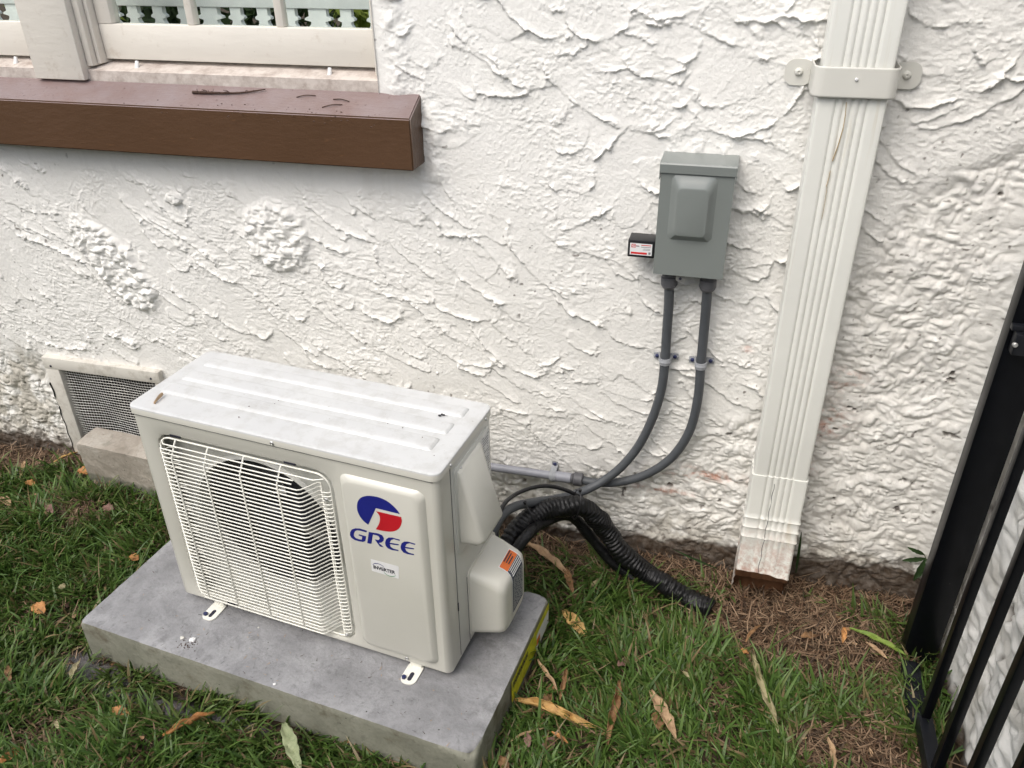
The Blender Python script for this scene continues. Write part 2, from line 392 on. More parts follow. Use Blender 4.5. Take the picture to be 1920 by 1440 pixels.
# ------------------------------------------------------------------ house wall (displaced render with trowel strokes)
HX0, HX1, HZ0, HZ1, DX = -1.75, 2.02, -.15, 1.95, .0025
WINX, WINZ = .428, 1.33                    # window opening: x < WINX, z > WINZ
VX0, VX1, VZ0, VZ1 = -.845, -.46, .0, .395  # crawl space vent opening
gx = np.arange(HX0, HX1, DX); gz = np.arange(HZ0, HZ1, DX)
GX, GZ = np.meshgrid(gx, gz)
def angle_at(x, z):
    return (-42 + 26*np.clip((x+.3)/1.5, 0, 1) + 14*np.clip((z-.9)/.8, 0, 1)*np.clip((x-.2)/1.0, 0, 1))
def build_height():
    H = .0015*(fbm(GX*9, GZ*9, 4, 3)-.5)*2
    edge1 = fbm(GX*28, GZ*28, 4, 5)-.5; edge2 = fbm(GX*120, GZ*120, 2, 9)-.5
    lump = fbm(GX*55, GZ*55, 2, 15); gate = sstep(.34, .58, fbm(GX*17, GZ*17, 3, 16))
    rs = np.random.default_rng(5); nx, nz = len(gx), len(gz)
    for k in range(1150):
        cx = rs.uniform(HX0, HX1); cz = rs.uniform(HZ0, HZ1)
        big = np.clip((cx-.1)/.7, 0, 1)*np.clip((cz-.5)/.5, 0, 1)
        L = rs.uniform(.06, .25)*(1+.35*big); Wd = rs.uniform(.022, .066)*(1+.75*big)
        th = R(angle_at(cx, cz)+rs.normal(0, 12+9*big)); curve = rs.uniform(.1, .5)*(1 if rs.random() < .8 else -1)*(0.4+big)
        rad = L*.62+.03; i0, i1 = int((cx-rad-HX0)/DX), int((cx+rad-HX0)/DX); j0, j1 = int((cz-rad-HZ0)/DX), int((cz+rad-HZ0)/DX)
        i0, j0 = max(i0, 0), max(j0, 0); i1, j1 = min(i1, nx), min(j1, nz)
        if i1-i0 < 3 or j1-j0 < 3: continue
        sl = (slice(j0, j1), slice(i0, i1)); X = GX[sl]-cx; Z = GZ[sl]-cz
        c, s = math.cos(th), math.sin(th); u = X*c+Z*s; v = X*s-Z*c      # +v = downhill side
        v = v + curve*u*u/L*1.2
        sh = (np.abs(2*u/L)**2.6+np.abs(2*v/Wd)**2.6)**(1/2.6)
        d = (1-sh)*Wd/2 + edge1[sl]*.014 + edge2[sl]*.008
        inside = sstep(-.0015, .0025, d)
        side = np.clip(.35+1.1*v/Wd+.5*np.maximum(u, 0)/L, 0, 1)
        side = side*(.15+1.7*lump[sl])*(.15+1.15*gate[sl])
        base = .0006+.0022*(v/Wd+.5)
        H[sl] = H[sl]*(1-inside*.86)+inside*base*.86
        a = rs.uniform(.0030, .0068)*(1+.25*big)
        prof = np.where(d > 0, np.exp(-np.maximum(d, 0)/.0050), np.exp(-(np.minimum(d, 0)/.0019)**2))
        H[sl] = H[sl]+a*side*prof
    # dragged / stippled patches
    wx = GX+.03*fbm(GX*12, GZ*12, 2, 21); wz = GZ+.03*fbm(GX*12, GZ*12, 2, 22)
    patch = sstep(.42, .60, fbm(GX*6.5, GZ*8.5, 4, 33))
    st = ridge(wx*46, wz*95, 3, 41)
    grit = sstep(.60, .78, fbm(wx*150, wz*170, 2, 43)); gz2 = sstep(.40, .62, fbm(GX*9+4, GZ*11, 3, 45))
    H = H+patch*(st-.55)*.0041+grit*gz2*.0017
    H = H+(fbm(GX*190, GZ*190, 2, 51)-.5)*.0012
    return H
H = build_height()
# lumpy rubble-like painted base zone
edge = .05*(fbm(GX*5, GZ*5, 3, 61)-.5)*2
zb = np.interp(gx, [-1.75, -1.1, -.9, -.8, -.3, .5, .95, 1.2, 1.42, 1.56, 1.70, 1.95], [.46, .46, .42, .16, .12, .16, .22, .36, .55, .80, 1.12, 1.35])[None, :]
lum = sstep(-.05, .05, (zb+edge*1.8)-GZ)
wxx = GX+.045*(fbm(GX*10, GZ*10, 3, 71)-.5); wzz = GZ+.045*(fbm(GX*10, GZ*10, 3, 72)-.5)
L1 = np.abs(2*fbm(wxx*17+wzz*3, wzz*21, 2, 73)-1); L2 = np.abs(2*vnoise(wxx*40-wzz*12, wzz*46+wxx*7, 74)-1); L3 = np.abs(2*vnoise(wxx*75, wzz*95, 76)-1)
big = fbm(GX*5, GZ*6, 3, 75)-.5
HL = big*.024+.013*(L1-.45)+.007*(L2-.5)+.0045*(L3-.5)+.002*(fbm(GX*90, GZ*90, 2, 77)-.5)
pit = sstep(.80, .85, fbm(GX*30, GZ*34, 3, 79, .6))
HL = HL-pit*.012
HL = HL*.85
H = H*(1-lum)+HL*lum
# two blobs of sprayed mortar
def blob(cx, cz, rx, rz, rot):
    c, s = math.cos(rot), math.sin(rot); u = (GX-cx)*c+(GZ-cz)*s; v = -(GX-cx)*s+(GZ-cz)*c
    return np.sqrt((u/rx)**2+(v/rz)**2)+.35*(fbm(GX*18, GZ*18, 3, 83)-.5)
knob = ridge(GX*42, GZ*50, 3, 85, .6)
bl = np.zeros_like(GX)
for args in ((.075, .935, .112, .112, 0), (-.50, .785, .185, .080, R(-52)), (-.24, 1.02, .03, .02, 0)):
    q = 1-sstep(.80, 1.05, blob(*args)); bl = np.maximum(bl, q)
kb = np.abs(2*fbm(GX*30+3, GZ*38, 2, 86)-1); kb2 = np.abs(2*vnoise(GX*70, GZ*80, 87)-1)
H = H*(1-bl)+bl*(.004+.017*kb+.006*kb2+.006*knob*knob)
# smooth strip under the sill, roll of render round the window and the sill end
us = sstep(1.075, 1.11, GZ+.02*(fbm(GX*8, GZ*8, 2, 91)-.5))*(1-sstep(.46, .50, GX))
H = H*(1-us*.85)+.001*us
rim = np.exp(-((GX-.475)/.028)**2)*sstep(1.30, 1.36, GZ)+np.exp(-((GX-.567)/.022)**2)*sstep(1.10, 1.14, GZ)*(1-sstep(1.26, 1.33, GZ))
H = H+rim*(.006+.012*(fbm(GX*38, GZ*38, 3, 93)-.3))
# inner corner on the right: the render rolls smoothly towards the side wall
cr = sstep(1.84, 2.0, GX); H = H*(1-.55*cr)+cr*cr*.03
H = np.where((GX < WINX+.012) & (GZ > WINZ-.02), np.minimum(H, .010), H)
# marks: r = dirt, dark pits, vent shade; g = red scuffs; b = grey weathering, greyer creases
basez = .046+.07*(fbm(GX*6, GX*0, 3, 95)-.35)+.03*(fbm(GX*30, GZ*30, 3, 96)-.5)
basez = basez+.03*np.clip((GX-1.4)/.5, 0, 1)
dirt = 1-sstep(-.008, .020, GZ-basez)
dirt = np.maximum(dirt, .8*(1-sstep(.0, .10, GZ-basez))*sstep(.50, .66, fbm(GX*34, GZ*44, 4, 109, .6)))
dirt = np.maximum(dirt, pit*lum*.8)  # pits also get a darker colour
hair = sstep(.965, .99, ridge(wxx*9, wzz*16, 2, 97))*sstep(.5, .62, fbm(GX*4, GZ*4, 2, 98))*lum
dirt = np.maximum(dirt, hair*.55)
crk = sstep(.82, .90, fbm(GX*70, GZ*85, 2, 99))*.8; dirt = np.maximum(dirt, crk*sstep(.5, .6, fbm(GX*2.4, GZ*2.4, 3, 100)))
def spot(cx, cz, rx, rz): return np.exp(-((GX-cx)/rx)**2-((GZ-cz)/rz)**2)
red = .9*spot(1.32, .32, .10, .02)+.75*spot(1.20, .245, .09, .012)+.8*spot(1.615, .55, .05, .05)+.6*spot(1.64, .68, .05, .03)+.5*spot(1.56, .40, .05, .03)+.4*spot(1.39, .74, .015, .02)
red = np.clip(red*1.3, 0, 1)*sstep(.35, .6, fbm(GX*40, GZ*90, 3, 101))
grey = .85*(1-sstep(-1.0, -.86, GX))*(1-sstep(.38, .50, GZ))*sstep(.3, .6, fbm(GX*20, GZ*20, 4, 103))
grey = np.maximum(grey, .65*(1-sstep(.10, .30, GZ+.1*(fbm(GX*9, GZ*9, 3, 104)-.5)))*sstep(.35, .6, fbm(GX*25, GZ*25, 4, 105)))
grey = np.maximum(grey, .14*lum*sstep(.45, .65, 1-L1))  # greyer in the creases between lumps
grey = np.maximum(grey, .08*sstep(.50, .80, fbm(GX*55, GZ*2.2, 3, 107))*(1-sstep(1.0, 1.17, GZ)*0)*sstep(.75, 1.16, GZ)*(1-sstep(1.165, 1.18, GZ))*(1-sstep(.54, .58, GX)))
marks = np.stack([dirt, red, grey], -1).reshape(-1, 3)
V = np.stack([GX, -H, GZ], -1).reshape(-1, 3)
nz_, nx_ = GX.shape
idx = np.arange(nx_*nz_).reshape(nz_, nx_)
Fq = np.stack([idx[:-1, :-1], idx[:-1, 1:], idx[1:, 1:], idx[1:, :-1]], -1)
fxc = (GX[:-1, :-1]+GX[1:, 1:])/2; fzc = (GZ[:-1, :-1]+GZ[1:, 1:])/2
hole = ((fxc < WINX) & (fzc > WINZ)) | ((fxc > VX0) & (fxc < VX1) & (fzc > VZ0) & (fzc < VZ1))
Fq = Fq[~hole]
# jambs of the two openings, added to the same mesh
extra = []; ev = []
def quad(a, b, c, d):
    n = len(V)+len(ev); ev.extend([a, b, c, d]); extra.append((n, n+1, n+2, n+3))
T = .12
quad((WINX, -.006, WINZ), (WINX, T, WINZ), (WINX, T, HZ1), (WINX, -.006, HZ1))
quad((HX0, 0, WINZ), (HX0, T, WINZ), (WINX, T, WINZ), (WINX, 0, WINZ))
quad((VX0, 0, VZ0), (VX0, T, VZ0), (VX0, T, VZ1), (VX0, 0, VZ1)); quad((VX1, 0, VZ0), (VX1, 0, VZ1), (VX1, T, VZ1), (VX1, T, VZ0))
quad((VX0, 0, VZ1), (VX0, T, VZ1), (VX1, T, VZ1), (VX1, 0, VZ1))
V2 = np.concatenate([V, np.array(ev)]); F2 = np.concatenate([Fq, np.array(extra)])
mk = np.concatenate([marks, np.tile([0, 0, .2], (8, 1)), np.tile([1.0, 0, .5], (len(ev)-8, 1))])  # vent jambs coloured dark for the shade inside the opening
wall = npmesh('house_wall', V2, F2, M['wall'], cols={'marks': mk})
tag(wall, 'white stucco house wall with trowel strokes, behind the air conditioner', 'wall')
H_at = lambda x, z: float(H[min(nz_-1, max(0, int((z-HZ0)/DX))), min(nx_-1, max(0, int((x-HX0)/DX)))])

# side wall meeting it in the corner on the right, coming towards the camera
SX = 1.970
sy = np.arange(-2.2, .02, .006); sz = np.arange(-.15, 2.1, .006); SY, SZ = np.meshgrid(sy, sz)
a1 = np.abs(2*fbm(SY*15+9, SZ*22, 2, 173)-1); a2 = np.abs(2*vnoise(SY*32, SZ*44, 174)-1)
hs = (fbm(SY*5, SZ*5, 3, 175)-.5)*.03+.018*(a1-.45)+.008*(a2-.5)+.003*(fbm(SY*80, SZ*80, 2, 176)-.5)
pit2 = sstep(.77, .83, fbm(SY*22, SZ*22, 3, 179, .6)); hs = hs-pit2*.012
hs = hs*(1-.8*np.exp(-((SY+.22)/.12)**4))-.006
d2 = np.maximum(1-sstep(.0, .05, SZ-.03*fbm(SY*20, SZ*20, 3, 180)), pit2*.8)
g2 = .45*sstep(.45, .7, fbm(SY*12, SZ*12, 4, 181))
V = np.stack([SX-hs, SY, SZ], -1).reshape(-1, 3); n1, n2 = SY.shape; idx = np.arange(n1*n2).reshape(n1, n2)
Fq = np.stack([idx[:-1, :-1], idx[1:, :-1], idx[1:, 1:], idx[:-1, 1:]], -1).reshape(-1, 4)
swall = npmesh('side_wall', V, Fq, M['wall'], cols={'marks': np.stack([d2, d2*0, g2], -1).reshape(-1, 3)})
tag(swall, 'lumpy white painted side wall seen through the black gate pickets', 'wall')

# ------------------------------------------------------------------ ground
def ground_h(x, y):
    h = .018*(fbm(x*2.2+5, y*2.2, 3, 201)-.5)+.012*(fbm(x*14, y*14, 3, 203)-.5)
    h = h+.03*np.exp(-(((x-1.62)/.22)**2+((y+.25)/.16)**2))      # mound of thatch under the downspout
    return h-.004
ux = np.concatenate([np.linspace(-40, -2.6, 14)[:-1], np.arange(-2.6, 2.6, .02), np.linspace(2.6, 40, 14)])
uy = np.concatenate([np.linspace(-40, -2.6, 14)[:-1], np.arange(-2.6, .14, .02), np.linspace(.16, 40, 14)])
UX, UY = np.meshgrid(ux, uy)
GH = np.where((np.abs(UX) < 2.7) & (UY > -2.7) & (UY < .14), ground_h(UX, UY), -.01)
s1 = np.exp(-(((UX+.22)/.17)**2+((UY+.83)/.05)**2))+np.exp(-(((UX-.14)/.30)**2+((UY+.87)/.035)**2))+.9*np.exp(-(((UX+.23)/.04)**2+((UY+.70)/.07)**2))
sandm = sstep(.35, .6, s1+.35*(fbm(UX*20, UY*20, 3, 205)-.5))
V = np.stack([UX, UY, GH], -1).reshape(-1, 3); n1, n2 = UX.shape; idx = np.arange(n1*n2).reshape(n1, n2)
Fq = np.stack([idx[:-1, :-1], idx[:-1, 1:], idx[1:, 1:], idx[1:, :-1]], -1).reshape(-1, 4)
ground = npmesh('ground', V, Fq, M['soil'], cols={'marks': np.stack([sandm]*3, -1).reshape(-1, 3)}); ground['kind'] = 'structure'

# masks over the ground
PL, PF, PR, PB, PZ = -.202, -.1685, .929, .347, .119
def to_ac(x, y):
    c, s = math.cos(PSI), math.sin(PSI); dx, dy = x, y-ACY; return dx*c+dy*s, -dx*s+dy*c
def blocked(x, y):
    a, b = to_ac(x, y)
    m = (a > PL-.004) & (a < PR+.004) & (b > PF-.004) & (b < PB+.004)
    m |= (x > -.765) & (x < -.30) & (y > -.15) & (y < 0)
    return m | (y > -.012) | (x > SX-.01)
def bare(x, y):
    """1 = no living grass: thatch, soil and sand"""
    n = .95*(fbm(x*14, y*14, 3, 211)-.5)
    m = 1.6*np.exp(-(((x-1.61)/.25)**2+((y+.245)/.145)**2)**2)+.55*np.exp(-(((x-1.84)/.07)**2+((y+.40)/.30)**2))
    m += 1.1*np.exp(-(((x-1.73)/.16)**2+((y+.57)/.075)**2)**2)
    m += .9*np.exp(-(((x+.62)/.13)**2+((y+.26)/.05)**2))+1.0*np.exp(-(((x+1.12)/.13)**2+((y+.08)/.08)**2))
    m += 1.15*np.exp(-((y+.0)/.095)**4)+.5*np.exp(-(((x-1.2)/.13)**2+((y+.12)/.06)**2))
    s = np.exp(-(((x+.22)/.17)**2+((y+.83)/.05)**2))+np.exp(-(((x-.14)/.30)**2+((y+.87)/.035)**2))+.9*np.exp(-(((x+.23)/.04)**2+((y+.70)/.07)**2))
    return np.clip(m+.9*s+n, 0, 1), s
def blades(name, N, region, kind):
    rs = np.random.default_rng({'g': 1, 's': 2}[kind]); x0, x1, y0, y1 = region
    x = rs.uniform(x0, x1, N); y = rs.uniform(y0, y1, N)
    # clumps
    tx = .012*rs.normal(size=N); x = x+tx
    ok = ~blocked(x, y); b, snd = bare(x, y)
    dens = .25+1.05*sstep(.25, .7, fbm(x*9, y*9, 3, 221))
    far = 1-.6*((x < -1.45) | (y < -1.15))
    if kind == 'g': keep = rs.random(N) < (1-b)**1.3*dens*far
    else: keep = rs.random(N) < np.clip(b*1.15-snd*1.2+.18, .02, 1)*far
    m = ok & keep; x, y = x[m], y[m]; n = len(x)
    z = ground_h(x, y)
    az = rs.uniform(0, 2*np.pi, n)
    if kind == 'g':
        coh = fbm(x*5, y*5, 2, 231)*9; az = coh+rs.normal(0, 1.1, n)
        L = rs.gamma(5, .0092, n)+.012; Wd = rs.uniform(.0017, .0044, n)
        tilt = np.clip(rs.normal(.75, .32, n), .05, 1.35); curl = rs.uniform(.1, 1.1, n)
        lift = 0
    else:
        L = rs.gamma(3, .008, n)+.007; Wd = rs.uniform(.0006, .0021, n); tilt = rs.uniform(1.1, 1.75, n); curl = rs.normal(0, .5, n)
        lift = rs.uniform(.0, .016, n)
    z = z+lift
    S = 4; cx, cy, cz = x.copy(), y.copy(), z-.002*(kind == 'g'); P = []
    px, py = -np.sin(az), np.cos(az)
    tw = rs.normal(0, .5, n)
    a = tilt.copy()
    for k in range(S+1):
        P.append((cx.copy(), cy.copy(), cz.copy()))
        st = L/S; cx += np.cos(az)*np.sin(a)*st; cy += np.sin(az)*np.sin(a)*st; cz += np.cos(a)*st; a = a+curl/S
        cz = np.maximum(cz, ground_floor(cx, cy)+.001)
    prof = [.75, 1.0, .85, .55, .05] if kind == 'g' else [.6, 1, .9, .8, .3]
    Vv = np.zeros((n, 2*(S+1), 3)); 
    for k, (qx, qy, qz) in enumerate(P):
        ww = Wd*prof[k]; t = tw*k/S; hx, hy = px*np.cos(t), py*np.cos(t); hz = np.sin(t)
        Vv[:, 2*k] = np.stack([qx-hx*ww, qy-hy*ww, qz-hz*ww], -1); Vv[:, 2*k+1] = np.stack([qx+hx*ww, qy+hy*ww, qz+hz*ww], -1)
    base = (np.arange(n)*2*(S+1))[:, None, None]
    q = np.array([[2*k, 2*k+1, 2*k+3, 2*k+2] for k in range(S)])[None]
    Fq = (base+q).reshape(-1, 4)
    if kind == 'g':
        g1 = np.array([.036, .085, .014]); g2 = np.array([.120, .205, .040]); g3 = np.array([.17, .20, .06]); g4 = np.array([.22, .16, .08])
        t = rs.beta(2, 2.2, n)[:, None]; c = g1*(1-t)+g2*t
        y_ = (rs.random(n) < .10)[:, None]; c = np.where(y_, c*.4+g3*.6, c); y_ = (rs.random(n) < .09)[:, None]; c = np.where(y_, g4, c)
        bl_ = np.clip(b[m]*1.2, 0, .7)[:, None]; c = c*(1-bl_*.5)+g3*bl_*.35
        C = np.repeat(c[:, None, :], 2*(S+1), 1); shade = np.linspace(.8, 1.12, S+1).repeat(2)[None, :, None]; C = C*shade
    else:
        s1_ = np.array([.075, .034, .016]); s2_ = np.array([.36, .25, .16]); t = rs.beta(1.6, 2, n)[:, None]; c = s1_*(1-t)+s2_*t
        dk = (rs.random(n) < .25)[:, None]; c = np.where(dk, c*.35, c)
        C = np.repeat(c[:, None, :], 2*(S+1), 1)
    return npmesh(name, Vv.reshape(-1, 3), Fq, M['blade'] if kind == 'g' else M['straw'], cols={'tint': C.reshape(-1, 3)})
def ground_floor(x, y): return ground_h(x, y)
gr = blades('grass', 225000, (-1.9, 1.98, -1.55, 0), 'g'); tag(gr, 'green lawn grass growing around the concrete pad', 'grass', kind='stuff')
st_ = blades('dead_grass', 130000, (-1.7, 1.98, -1.4, 0), 's'); tag(st_, 'brown dead grass and straw lying on the soil', 'dead grass', kind='stuff')

# ------------------------------------------------------------------ window
win = empty('window', (0, 0, 0), 0, 'old white wooden casement window with small panes above a brown sill', 'window')
bm = bmesh.new()   # frame: sub sill, mullion post, jamb at right, jamb at left of opening
def sloped(bm, x0, x1, y0, y1, z0, zf, zb_, bev=.002):
    vs = box(bm, x0, x1, y0, y1, z0, zf, 0)
    for v in vs:
        if v.co.z > (z0+zf)/2 and v.co.y > (y0+y1)/2: v.co.z = zb_
sloped(bm, HX0, WINX-.002, .002, .075, 1.325, 1.362, 1.382)
sub = fin('sub_sill', bm, M['ledge'], win)
bm = bmesh.new()
box(bm, -.585, -.425, -.018, .10, 1.338, 2.3, .004)
box(bm, -.4245, -.405, .004, .10, 1.372, 2.3, .003); box(bm, -.4045, -.392, .022, .10, 1.376, 2.3, .003)
box(bm, -.605, -.5855, .004, .10, 1.372, 2.3, .003)
box(bm, .415, WINX-.001, .012, .10, 1.372, 2.3, .003)
fin('mullion_post', bm, M['trim'], win, 30)
def sash(x0, x1, muntins, yf=.045):
    bm = bmesh.new()
    box(bm, x0, x1, yf, yf+.035, 1.386, 1.474, .002)                 # bottom rail
    box(bm, x0, x0+.045, yf-.0005, yf+.0355, 1.4745, 2.28, .002)
    box(bm, x1-.012, x1, yf-.0005, yf+.0355, 1.4745, 2.28, .002)
    box(bm, x0, x1, yf, yf+.035, 2.281, 2.36, .002)
    s = fin('sash', bm, M['trim'], win, 30)
    for mx in muntins:
        bm = bmesh.new(); box(bm, mx-.011, mx+.011, yf+.003, yf+.03, 1.4745, 2.28, .003); fin('muntin', bm, M['trim'], s, 30)
    bm = bmesh.new(); box(bm, x0+.02, x1-.006, yf+.016, yf+.019, 1.46, 2.29); fin('pane', bm, M['glass'], s)
    return s
sash(-.391, .414, [-.108, .150])
sash(-1.45, -.606, [-1.20, -.92])
# small white sash lugs on the ledge
for px, py in ((256, 118), (617, 125), (30, 115)):
    p = wallp(px, py, .03); bm = bmesh.new(); cyl(bm, (p[0], .028, 1.366), (p[0], .033, 1.385), .006, 12, .0045, .001); fin('window_peg', bm, M['white_label'], win, 40)
bm = bmesh.new()
vs = box(bm, -1.75, .537, -.082, .0015, 1.168, 1.293, 0)
for v in vs:
    if v.co.z > 1.2 and v.co.y > -.04: v.co.z = 1.337
bmesh.ops.bevel(bm, geom=[e for e in bm.edges], offset=.003, segments=2, affect='EDGES')
bm.normal_update()
for f in bm.faces:
    if f.normal.z > .5: f.material_index = 1
bmesh.ops.recalc_face_normals(bm, faces=bm.faces)
sill = fin('sill', bm, [M['brown'], M['browntop']], win, 35); sill['label'] = 'thick brown painted wooden sill'
# the sill butts the wall at its right end: cut back where the wall covers it (wall relief hides the rear part)

# porch seen through the panes: white balustrade and garden plants behind
def leafmat(name, c, tr=.3):
    b = NB(name).set(.5, 0, .3); cc = b.ramp(b.noise(9, 3), [(.3, tuple(v*.6 for v in c)), (.7, c)]); b.col(cc)
    t = b.n('ShaderNodeBsdfTranslucent'); b.l(cc, t.inputs[0]); mx = b.n('ShaderNodeMixShader'); mx.inputs[0].default_value = tr
    out = [x for x in b.t.nodes if x.type == 'OUTPUT_MATERIAL'][0]
    b.l(b.b.outputs[0], mx.inputs[1]); b.l(t.outputs[0], mx.inputs[2]); b.l(mx.outputs[0], out.inputs[0]); return b.m
M['bush'] = leafmat('bush_leaf', (.42, .50, .10)); M['bushdark'] = leafmat('dark_bush_leaf', (.05, .085, .03))
bal = empty('balustrade', (0, .36, 1.0), 0, 'white balustrade with notched balusters seen through the window panes', 'balustrade')
bm = bmesh.new(); box(bm, -1.7, .75, -.015, .015, .488, .85, .003); fin('top_board', bm, M['porch'], bal, 30)
bm = bmesh.new(); box(bm, -1.7, .75, -.02, .02, -.02, .30, .003); fin('bottom_rail', bm, M['porch'], bal, 30)
bx = -1.66
nb = 0
while bx < .74:
    bm = bmesh.new(); wdt = .017 if nb % 4 else .028; prof = [(.30, 1.25), (.436, 1.25), (.446, .85), (.453, .8), (.458, 1.5), (.463, 1.45), (.468, 1.0), (.488, 1.0)]
    vs0 = [(bx-wdt*k, -.009, z) for z, k in prof]+[(bx+wdt*k, -.009, z) for z, k in reversed(prof)]
    loft(bm, [vs0, [(a, .009, c) for a, b_, c in vs0]]); fin('baluster', bm, M['porch'], bal); bx += .088; nb += 1
def bush(name, cx, cy, cz, rx, ry, rz, n, mat, label, ls=.05):
    rs = np.random.default_rng(int(abs(cx*100)+abs(cy*10))+3)
    Vv = []; Ff = []
    for k in range(n):
        d = rs.normal(size=3); d /= np.linalg.norm(d); rad = rs.uniform(.35, 1)**.5
        p = np.array([cx, cy, cz])+d*rad*np.array([rx, ry, rz])*(1+.25*math.sin(d[0]*7+d[2]*5))
        a = rs.normal(size=3); a /= np.linalg.norm(a); b_ = np.cross(a, rs.normal(size=3)); b_ /= np.linalg.norm(b_)
        l = ls*rs.uniform(.6, 1.3); ww = l*.28; n0 = len(Vv)
        Vv += [p-a*l, p-b_*ww, p+a*l, p+b_*ww]; Ff.append((n0, n0+1, n0+2, n0+3))
    o = npmesh(name, np.array(Vv), np.array(Ff), mat, smooth_all=False); tag(o, label, 'shrub'); return o
bush('garden_shrub', -.9, 1.5, 1.05, .9, .35, .9, 9000, M['bushdark'], 'dark green shrub behind the left part of the balustrade')
bush('garden_shrub', .45, 1.5, 1.05, .8, .35, .9, 9000, M['bushdark'], 'dark green shrub behind the right part of the balustrade')
bush('garden_shrub', .02, .95, 1.55, .35, .16, .25, 500, M['bush'], 'yellow green leafy shrub seen through the right hand panes', .06)
bush('garden_shrub', -1.35, .95, 1.6, .25, .16, .25, 300, M['bush'], 'yellow green shrub seen through the far left sash', .06)

# clipped hedge added out of view behind the camera to darken the lower wall
M['hedge'] = leafmat('added_hedge_leaf', (.05, .085, .025), .2)
def hedge():
    rs = np.random.default_rng(31); n = 26000
    c = np.stack([rs.uniform(-5, 6, n), -3.75+.28*np.sign(rs.normal(size=n))*rs.uniform(.5, 1, n)**.4, rs.uniform(-.05, 2.15, n)], -1)
    t = rs.random(n) < .2; c[t, 2] = rs.uniform(2.05, 2.25, t.sum()); c[t, 1] = -3.75+rs.uniform(-.3, .3, t.sum())
    c[:, 1] += .10*np.sin(c[:, 0]*2.3)+.06*np.sin(c[:, 0]*5.1+c[:, 2]*3)
    a = rs.normal(size=(n, 3)); a /= np.linalg.norm(a, axis=1)[:, None]; b = np.cross(a, rs.normal(size=(n, 3))); b /= np.linalg.norm(b, axis=1)[:, None]
    l = rs.uniform(.03, .06, n)[:, None]
    V = np.stack([c-a*l, c-b*l*.45, c+a*l, c+b*l*.45], 1).reshape(-1, 3)
    return npmesh('foliage', V, np.arange(4*n).reshape(n, 4), M['hedge'], HG, smooth_all=False)
HG = empty('added_shade_hedge', (0, 0, 0), 0, 'clipped dark green hedge added out of view to shade the house wall', 'hedge'); hedge()
bm = bmesh.new(); box(bm, -5, 6, -3.93, -3.60, -.05, 2.05, .1); fin('light_block_core', bm, mat_plain('added_hedge_core', (.02, .022, .012), .9), HG)  # opaque dark core makes the added hedge block light

# twigs and crumbs on the sill
def sillp(px, py):   # point on the sloping sill top seen at a pixel
    d = ray(px, py); k = (1.337-1.293)/.082
    t = (1.293+k*(CAMP[1]+.082)-CAMP[2])/(d[2]-k*d[1]); return Vector(CAMP+t*d)
bm = bmesh.new(); a = sillp(362, 176); b_ = sillp(498, 172)
pts = spline([a+Vector((0, 0, .004)), sillp(400, 178)+Vector((0, 0, .005)), sillp(450, 177)+Vector((0, 0, .004)), b_+Vector((0, 0, .006))], 6)
tube(bm, pts, lambda i: .0042-.0028*i/len(pts), 7)
for k in range(16):
    i = random.randrange(2, len(pts)-3); p = pts[i]; q = p+Vector((random.uniform(-.02, .02), random.uniform(-.015, .008), random.uniform(.0, .010)))
    tube(bm, [p, (p+q)/2+Vector((0, 0, .003)), q], .0007, 4)
tag(fin('twig', bm, M['twig'], None, 60), 'long brown forked twig lying on the window sill', 'twig')
for k, ((ax, ay), (cx, cy), lab) in enumerate([((556, 183), (592, 180), 'thin straight twig right of the long forked twig'), ((604, 202), (642, 197), 'short dark twig nearest the right end of the sill'), ((625, 187), (655, 191), 'small bent twig between the two short sill twigs')]):
    bm = bmesh.new(); a, c = sillp(ax, ay), sillp(cx, cy); tube(bm, spline([a+Vector((0, 0, .001)), (a+c)/2+Vector((0, 0, .004)), c+Vector((0, 0, .001))], 4), .0012, 5)
    tag(fin('twig', bm, M['twig'], None, 60), lab, 'twig')
bm = bmesh.new()
for k in range(60):
    px = random.gauss(560, 130); py = 168+(px-100)*.06+random.uniform(6, 36)
    if px < 10 or px > 735: continue
    p = sillp(px, py)
    if p.y > -.006: continue
    bmesh.ops.create_icosphere(bm, subdivisions=1, radius=random.uniform(.0008, .0022), matrix=Matrix.Translation(p)@Matrix.Diagonal((1.6, 1, .6, 1)))
tag(fin('sill_debris', bm, M['twig']), 'dark crumbs scattered on the brown sill', 'debris', kind='stuff')

# ------------------------------------------------------------------ crawl space vent
vent = empty('crawlspace_vent', (-.66, 0, .2), 0, 'weathered white framed crawl space vent with wire mesh in the wall', 'vent')
def V0(*p): return tuple(np.array(p)-np.array([-.66, 0, .2]))
bm = bmesh.new()
def vbox(x0, x1, y0, y1, z0, z1, bev=.003): box(bm, x0+.66, x1+.66, y0, y1, z0-.2, z1-.2, bev)
vbox(-.895, -.435, -.024, .01, .388, .432); vbox(-.895, -.84, -.022, .01, .03, .3875); vbox(-.4595, -.43, -.022, .01, .0, .3875)
fin('frame', bm, M['ventwood'], vent, 30)
bm = bmesh.new()
n = 0
x = -.838
while x < -.462:
    tube(bm, [V0(x+.0006*math.sin(z*40), -.008+.003*math.sin(z*20+x*30), z) for z in np.linspace(.0, .386, 10)], .0009, 4); x += .0105
z = .004
while z < .386:
    tube(bm, [V0(x, -.0095+.003*math.sin(z*20+x*30), z+.002*math.sin(x*25)) for x in np.linspace(-.838, -.462, 12)], .0009, 4); z += .0105
fin('wire_mesh', bm, M['wire'], vent)
bm = bmesh.new(); box(bm, -.185, .20, .1215, .125, -.2, .2); fin('cavity_shade_sheet', bm, M['dark'], vent)  # near-black sheet standing in for the unlit crawl space
bm = bmesh.new()
